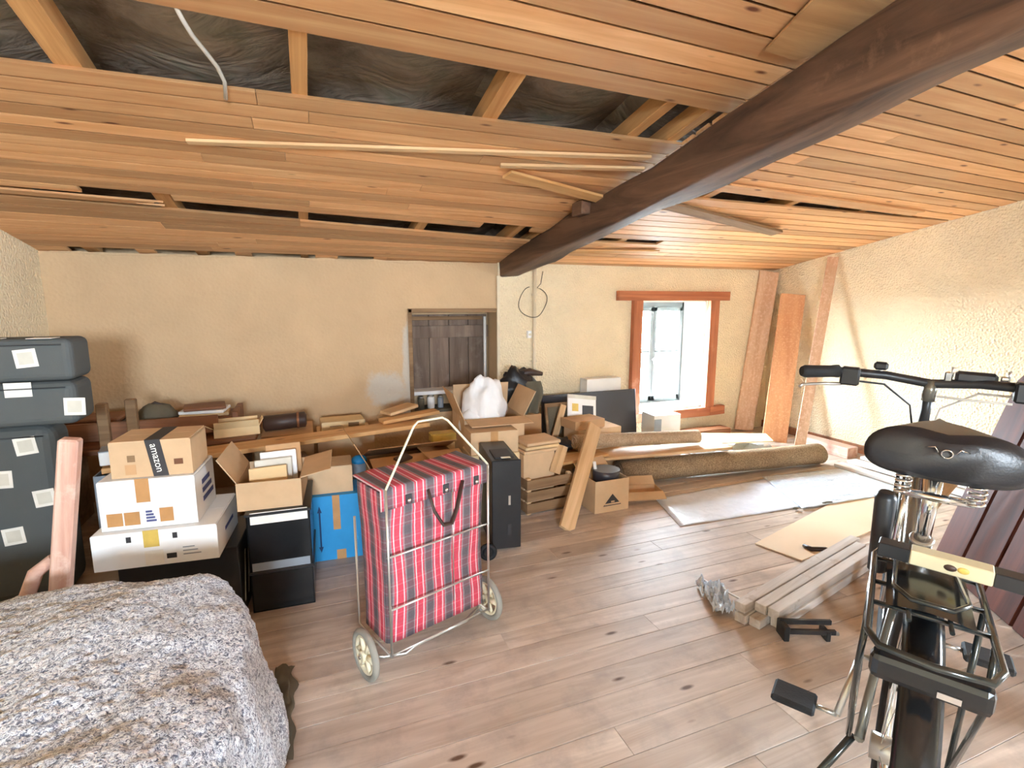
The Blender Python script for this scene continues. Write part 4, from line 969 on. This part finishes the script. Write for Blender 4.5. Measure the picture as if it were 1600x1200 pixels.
# ================================================================== wool blanket over a heap
def blanket():
    xc, yc, a_, b_ = -.70, 1.22, .555, .66
    def fn(u, v):
        th = 2*math.pi*u; c, s = math.cos(th), math.sin(th); rr = (abs(c)**4+abs(s)**4)**-.25
        if v < .72: q = v/.72; rad = .90*q; z = .50-.05*q**4
        else:
            q = (v-.72)/.28; rad = .90+.10*math.sin(q*math.pi/2)+.05*q**3; z = .45-.45*(1-math.cos(q*math.pi/2))**.9 if q < 1 else 0.0
        x, y = xc+a_*rr*c*rad, yc+b_*rr*s*rad
        z *= 1-.10*max(0, (x+.45))/.4*.9+.02*noise.noise(V(x*2, y*2, 0))
        z += (.035*noise.noise(V(x*2.2, y*2.2, 5))+.012*noise.noise(V(x*7, y*7, 1)))*min(1, z/.2)
        n = .016*noise.noise(V(x*6, y*6, z*6+3))+.005*noise.noise(V(x*20, y*20, z*20))+.006*noise.noise(V(x*60, y*60, z*60))
        fold = .014*math.sin(th*17+noise.noise(V(c*3, s*3, 0))*3)*max(0, v-.72)/.28
        return V(x+(n+fold)*c, y+(n+fold)*s, max(z+n*.8, .004))
    t = thing('wool_blanket', 'fluffy grey-white speckled wool blanket draped over a heap in the foreground', 'blanket', (0, 0, 0))
    MB().grid(fn, 260, 150).build('drape', M_BLANKET, t)
    g = MB(); g.grid(lambda u, v: V(-.16+.06*u+.02*noise.noise(V(u*3, v*6, 1)), 1.45+.42*v, .006+.045*max(0, noise.noise(V(u*4, v*5, 2))+.4)*(1-u)), 12, 24)
    g.build('hem', M_OLIVE, t)
blanket()

# ================================================================== bicycle
def bicycle():
    lean = R(2.0)
    t = thing('bicycle', 'dark city bicycle with rear rack parked at the right, seen from behind', 'bicycle', (1.115, .625, 0), 0)
    t.rotation_euler = (Matrix.Rotation(R(32.5), 3, 'Z') @ Matrix.Rotation(lean, 3, 'X')).to_euler()
    A, BB, S, HT, HB, FA = V(0, 0, .345), V(.44, 0, .28), V(.25, 0, .74), V(.885, 0, .84), V(.925, 0, .68), V(1.09, 0, .345)
    # wheels
    for nm, c in (('rear_wheel', A), ('front_wheel', FA)):
        w = MB().torus(c, (0, 1, 0), .318, .024, 48, 10).build(nm, M_RUBBER, t)
        MB().torus(c, (0, 1, 0), .292, .011, 48, 8).build('rim', M_CHROME, w)
        MB().cyl(c+V(0, -.045, 0), c+V(0, .045, 0), .028 if nm[0] == 'r' else .018, 14).build('hub', M_METAL, w)
        sp = MB()
        for k in range(24):
            an = 2*math.pi*k/24; sd = .028 if k % 2 else -.028
            sp.cyl(c+V(math.cos(an+.5)*.02, sd, math.sin(an+.5)*.02), c+V(math.cos(an)*.288, 0, math.sin(an)*.288), .0012, 4)
        sp.build('spokes', M_METAL, w)
        f = MB(); a0, a1 = ((5, 188) if nm[0] == 'r' else (20, 150))
        f.grid(lambda u, v: c+V(math.cos(R(a0+(a1-a0)*u))*(.365-.012*(2*v-1)**2), (v-.5)*.062, math.sin(R(a0+(a1-a0)*u))*(.365-.012*(2*v-1)**2)), 30, 6)
        o = f.build('mudguard', M_BLACKG, t); md = o.modifiers.new('t', 'SOLIDIFY'); md.thickness = .002
    # frame
    f = MB(); f.tube([BB, S], .022, 14); f.tube([BB, HB], .021, 14); f.tube([V(.345, 0, .51), V(.6, 0, .60), V(.90, 0, .79)], .017, 14); f.tube([HB+(HB-HT)*.1, HT], .02, 14)
    for s in (-1, 1):
        f.tube([S+V(0, s*.02, -.03), V(.05, s*.06, .40), A+V(0, s*.065, 0)], .009, 8); f.tube([BB+V(-.02, s*.035, 0), A+V(0, s*.065, 0)], .010, 8)
        f.tube([HB+V(.015, s*.045, -.06), FA+V(-.04, s*.055, .12), FA+V(0, s*.055, 0)], [.014, .012, .009], 8)
    f.tube([HB+V(.015, -.05, -.06), HB+V(.015, .05, -.06)], .016, 8); f.cyl(BB+V(0, -.04, 0), BB+V(0, .04, 0), .024)
    f.build('frame', M_BIKE2, t)
    # seat post, clamp, saddle
    MB().cyl(S-V(-.01, 0, .04), V(.19, 0, .91), .016).build('seat_post', M_CHROME, t)
    MB().torus(S, (-.4, 0, 1), .019, .006, 20, 6).build('seat_clamp', M_METAL, t)
    def sad(u, v):   # u round, v from nose (0) to tail (1)
        L_ = .285; x = .335-L_*v; hw = .026+.128*max(0, (v-.18)/.82)**1.15 if v > .18 else .022*math.sqrt(max(v, 0.0001)/.18)
        if v > .9: hw *= math.sqrt(max(0, 1-((v-.9)/.1)**2*.85))
        th = 2*math.pi*u; c, s = math.cos(th), math.sin(th)
        up_ = .045+.012*v; dn = .02+.035*v
        zz = .985+.002*v+(abs(s)**.65)*(up_ if s > 0 else -dn)*(1 if v < .95 else .75)
        zz -= .010*math.exp(-(c*hw/.018)**2)*(s > 0)
        return V(x, hw*math.copysign(abs(c)**.6, c), zz-(.012 if s > 0 else 0)*abs(c)**3)
    b = MB(); b.grid(sad, 36, 26); b.f.append(list(range(26*37, 26*37+36))); b.m.append(0); b.sm.append(True)
    sdl = b.build('saddle', M_SADDLE, t)
    rl = MB()
    for s in (-1, 1): rl.tube([V(.29, s*.012, .97), V(.2, s*.02, .93), V(.12, s*.03, .925), V(.075, s*.045, .955)], .004, 8)
    rl.build('rails', M_CHROME, sdl)
    for s in (-1, 1):
        sp = MB(); sp.tube([V(.085+.016*math.cos(k*.7), s*.06+.014*math.sin(k*.7), .893+k*.0013) for k in range(44)], .003, 5); sp.build('spring', M_CHROME, sdl)
    MB().tube([V(.1, -.06, .893), V(.085, 0, .895), V(.1, .06, .893)], .009, 8).build('spring_bridge', M_CHROME, sdl)
    e = MB(); e.torus(V(.045, 0, 1.0), (1, 0, .25), .009, .0016, 16, 5); e.tube([V(.05, .035, 1.007), V(.044, .02, 1.012), V(.044, .014, 1.002)], .0014, 5); e.tube([V(.05, -.035, 1.007), V(.044, -.02, 1.012), V(.044, -.014, 1.002)], .0014, 5); e.build('emblem', M_CHROME, sdl)
    # stem and bars
    MB().tube([HT, V(.862, 0, .94), V(.845, 0, 1.01)], [.017, .0135, .0135], 12).build('stem_quill', M_BLACK, t)
    MB().tube([V(.845, 0, .985), V(.842, 0, 1.02), V(.845, 0, 1.05)], [.018, .019, .016], 12).build('stem', M_BIKE2, t)
    hb = MB(); hb.tube([V(.72, .34, 1.055), V(.785, .24, 1.06), V(.83, .12, 1.055), V(.845, 0, 1.04), V(.83, -.12, 1.055), V(.785, -.24, 1.06), V(.72, -.34, 1.055)], .0145, 12)
    bar = hb.build('handlebar', M_BLACK, t)
    for s in (-1, 1):
        MB().tube([V(.713, s*.35, 1.055), V(.72, s*.34, 1.055), V(.762, s*.27, 1.0585), V(.775, s*.25, 1.06)], [.016, .0215, .020, .022], 12).build('grip', M_RUBBER, bar)
        MB().box((.79, s*.215, 1.046), (.04, .055, .06)).build('lever_clamp', M_BLACK, bar, .006)
        MB().tube([V(.79, s*.215, 1.03), V(.80, s*.24, 1.015), V(.77, s*.30, 1.012), V(.735, s*.345, 1.008), V(.728, s*.352, 1.0)], [.007, .006, .005, .005, .006], 8).build('brake_lever', M_METAL, bar)
        MB().tube([V(.80, s*.20, 1.03), V(.87, s*.12, 1.02), V(.93, s*.04, .95), V(.92, s*.02, .85)], .0035, 6).build('brake_cable', M_CABLE if s < 0 else M_BLACK, bar)
    MB().box((.825, .135, 1.085), (.03, .04, .026)).build('bell', M_BLACK, bar, .007); MB().cyl(V(.825, .135, 1.06), V(.825, .135, 1.075), .006).build('bell_mount', M_METAL, bar)
    MB().box((.84, -.105, 1.072), (.035, .10, .034)).build('light_mount', M_BLACK, bar, .008)
    for yy in (-.04, -.17): MB().box((.84, yy, 1.068), (.02, .02, .03)).build('mount_clip', M_CHROME, bar, .003); MB().cyl(V(.835, yy-.008, 1.07), V(.83, yy-.008, 1.1), .004).build('mount_screw', M_METAL, bar)
    MB().tube([V(.86, -.02, 1.0), V(.88, -.1, .995), V(.86, -.2, 1.0)], .004, 6).build('gear_cable', M_CABLE, bar)
    # rack
    zr = .735; w = .088
    r = MB(); r.tube([V(.16, w*.75, zr+.005), V(.1, w, zr), V(-.24, w, zr), V(-.28, w*.8, zr), V(-.29, 0, zr), V(-.28, -w*.8, zr), V(-.24, -w, zr), V(.1, -w, zr), V(.16, -w*.75, zr+.005)], .0065, 10)
    for x in (.08, -.04, -.13): r.tube([V(x, -w, zr), V(x, w, zr)], .005, 8)
    for yy in (-.03, .03): r.tube([V(.1, yy, zr+.004), V(-.17, yy, zr+.004)], .004, 8)
    rack = r.build('rack', M_BIKE, t)
    for s in (-1, 1):
        MB().tube([V(-.16, s*w, zr-.005), V(-.155, s*(w+.004), zr-.12), V(0, s*.085, .345)], .006, 8).build('rack_strut', M_BIKE, rack); MB().tube([V(-.02, s*w, zr-.005), V(0, s*.085, .345)], .006, 8).build('rack_strut', M_BIKE, rack)
        MB().tube([V(.1, s*w*.9, zr), V(.24, s*.025, zr-.02)], .005, 8).build('rack_stay', M_CHROME, rack)
    cl = MB(); cl.tube([V(.07, .05, zr+.012), V(-.1, .055, zr+.03), V(-.14, .03, zr+.03), V(-.14, -.03, zr+.03), V(-.1, -.055, zr+.03), V(.07, -.05, zr+.012)], .0045, 8); cl.build('spring_clamp', M_BIKE, rack)
    MB().grid(lambda u, v: V(.06-.2*u, (v-.5)*.13, zr+.006+.008*math.sin(v*3.14)), 6, 6).build('rack_plate', M_BLACKG, rack)
    MB().bb((-.285, -.08, zr-.06), (-.25, .08, zr-.012)).build('rear_light', M_BLACKG, rack, .012, seg=2)
    MB().bb((-.288, -.04, zr-.05), (-.284, -.01, zr-.04)).build('reflector', M_CHROME, rack)
    # cranks, chain guard, stand, pump
    g = MB(); g.grid(lambda u, v: V(-.02+.5*u, -.062, .31+.1*v*(1-.3*u)-.02), 4, 4); o = g.build('chain_guard', M_BLACK, t); md = o.modifiers.new('t', 'SOLIDIFY'); md.thickness = .012
    for s, cx, cz in ((1, .29, .17), (-1, .60, .31)):
        c = MB().tube([BB+V(0, s*.05, 0), BB+V(0, s*.075, 0), V(cx, s*.11, cz)], .010, 8).build('crank', M_METAL, t)
        MB().box((cx, s*.215, cz), (.085, .11, .022)).build('pedal', M_RUBBER, c, .006); MB().cyl(V(cx, s*.11, cz), V(cx, s*.16, cz), .007).build('pedal_axle', M_METAL, c)
    MB().tube([V(.06, .075, .30), V(.04, .16, .1), V(.05, .215, .012)], .009, 8).build('kickstand', M_BIKE, t)
    MB().tube([V(.288, .075, .62), V(.275, .078, .72), V(.262, .08, .82), V(.26, .08, .835)], [.021, .022, .024, .015], 12).build('frame_lock', M_BLACK, t)
    MB().tube([V(.22, .045, .86), V(.25, .05, .70), V(.33, .05, .50)], .006, 8).build('lock_bracket', M_CHROME, t)
    return t
bike = bicycle()
bpy.context.view_layer.update()
Mb = bike.matrix_world
# wooden bar lying across the rack
t = thing('wooden_bar', 'pale wooden bar with black ends lying across the bicycle rack', 'bar'); t.matrix_world = Mb @ Matrix.Translation((.045, 0, .762)) @ Matrix.Rotation(R(-4), 4, 'Z')
MB().bb((-.02, -.10, 0), (.02, .03, .03)).build('wood', M_BAR, t, .002)
MB().bb((-.019, .0305, 0), (.019, .085, .029)).build('black_end', M_BLACK, t, .002); MB().bb((-.019, -.17, 0), (.019, -.1005, .029)).build('black_end', M_BLACK, t, .002)
MB().ball((-.0195, -.035, .015), (.004, .011, .007), 12, 6).build('knot', M_DARKB, t); MB().ball((-.0195, -.055, .016), (.003, .01, .007), 12, 6).build('knot', M_TAPEY, t)
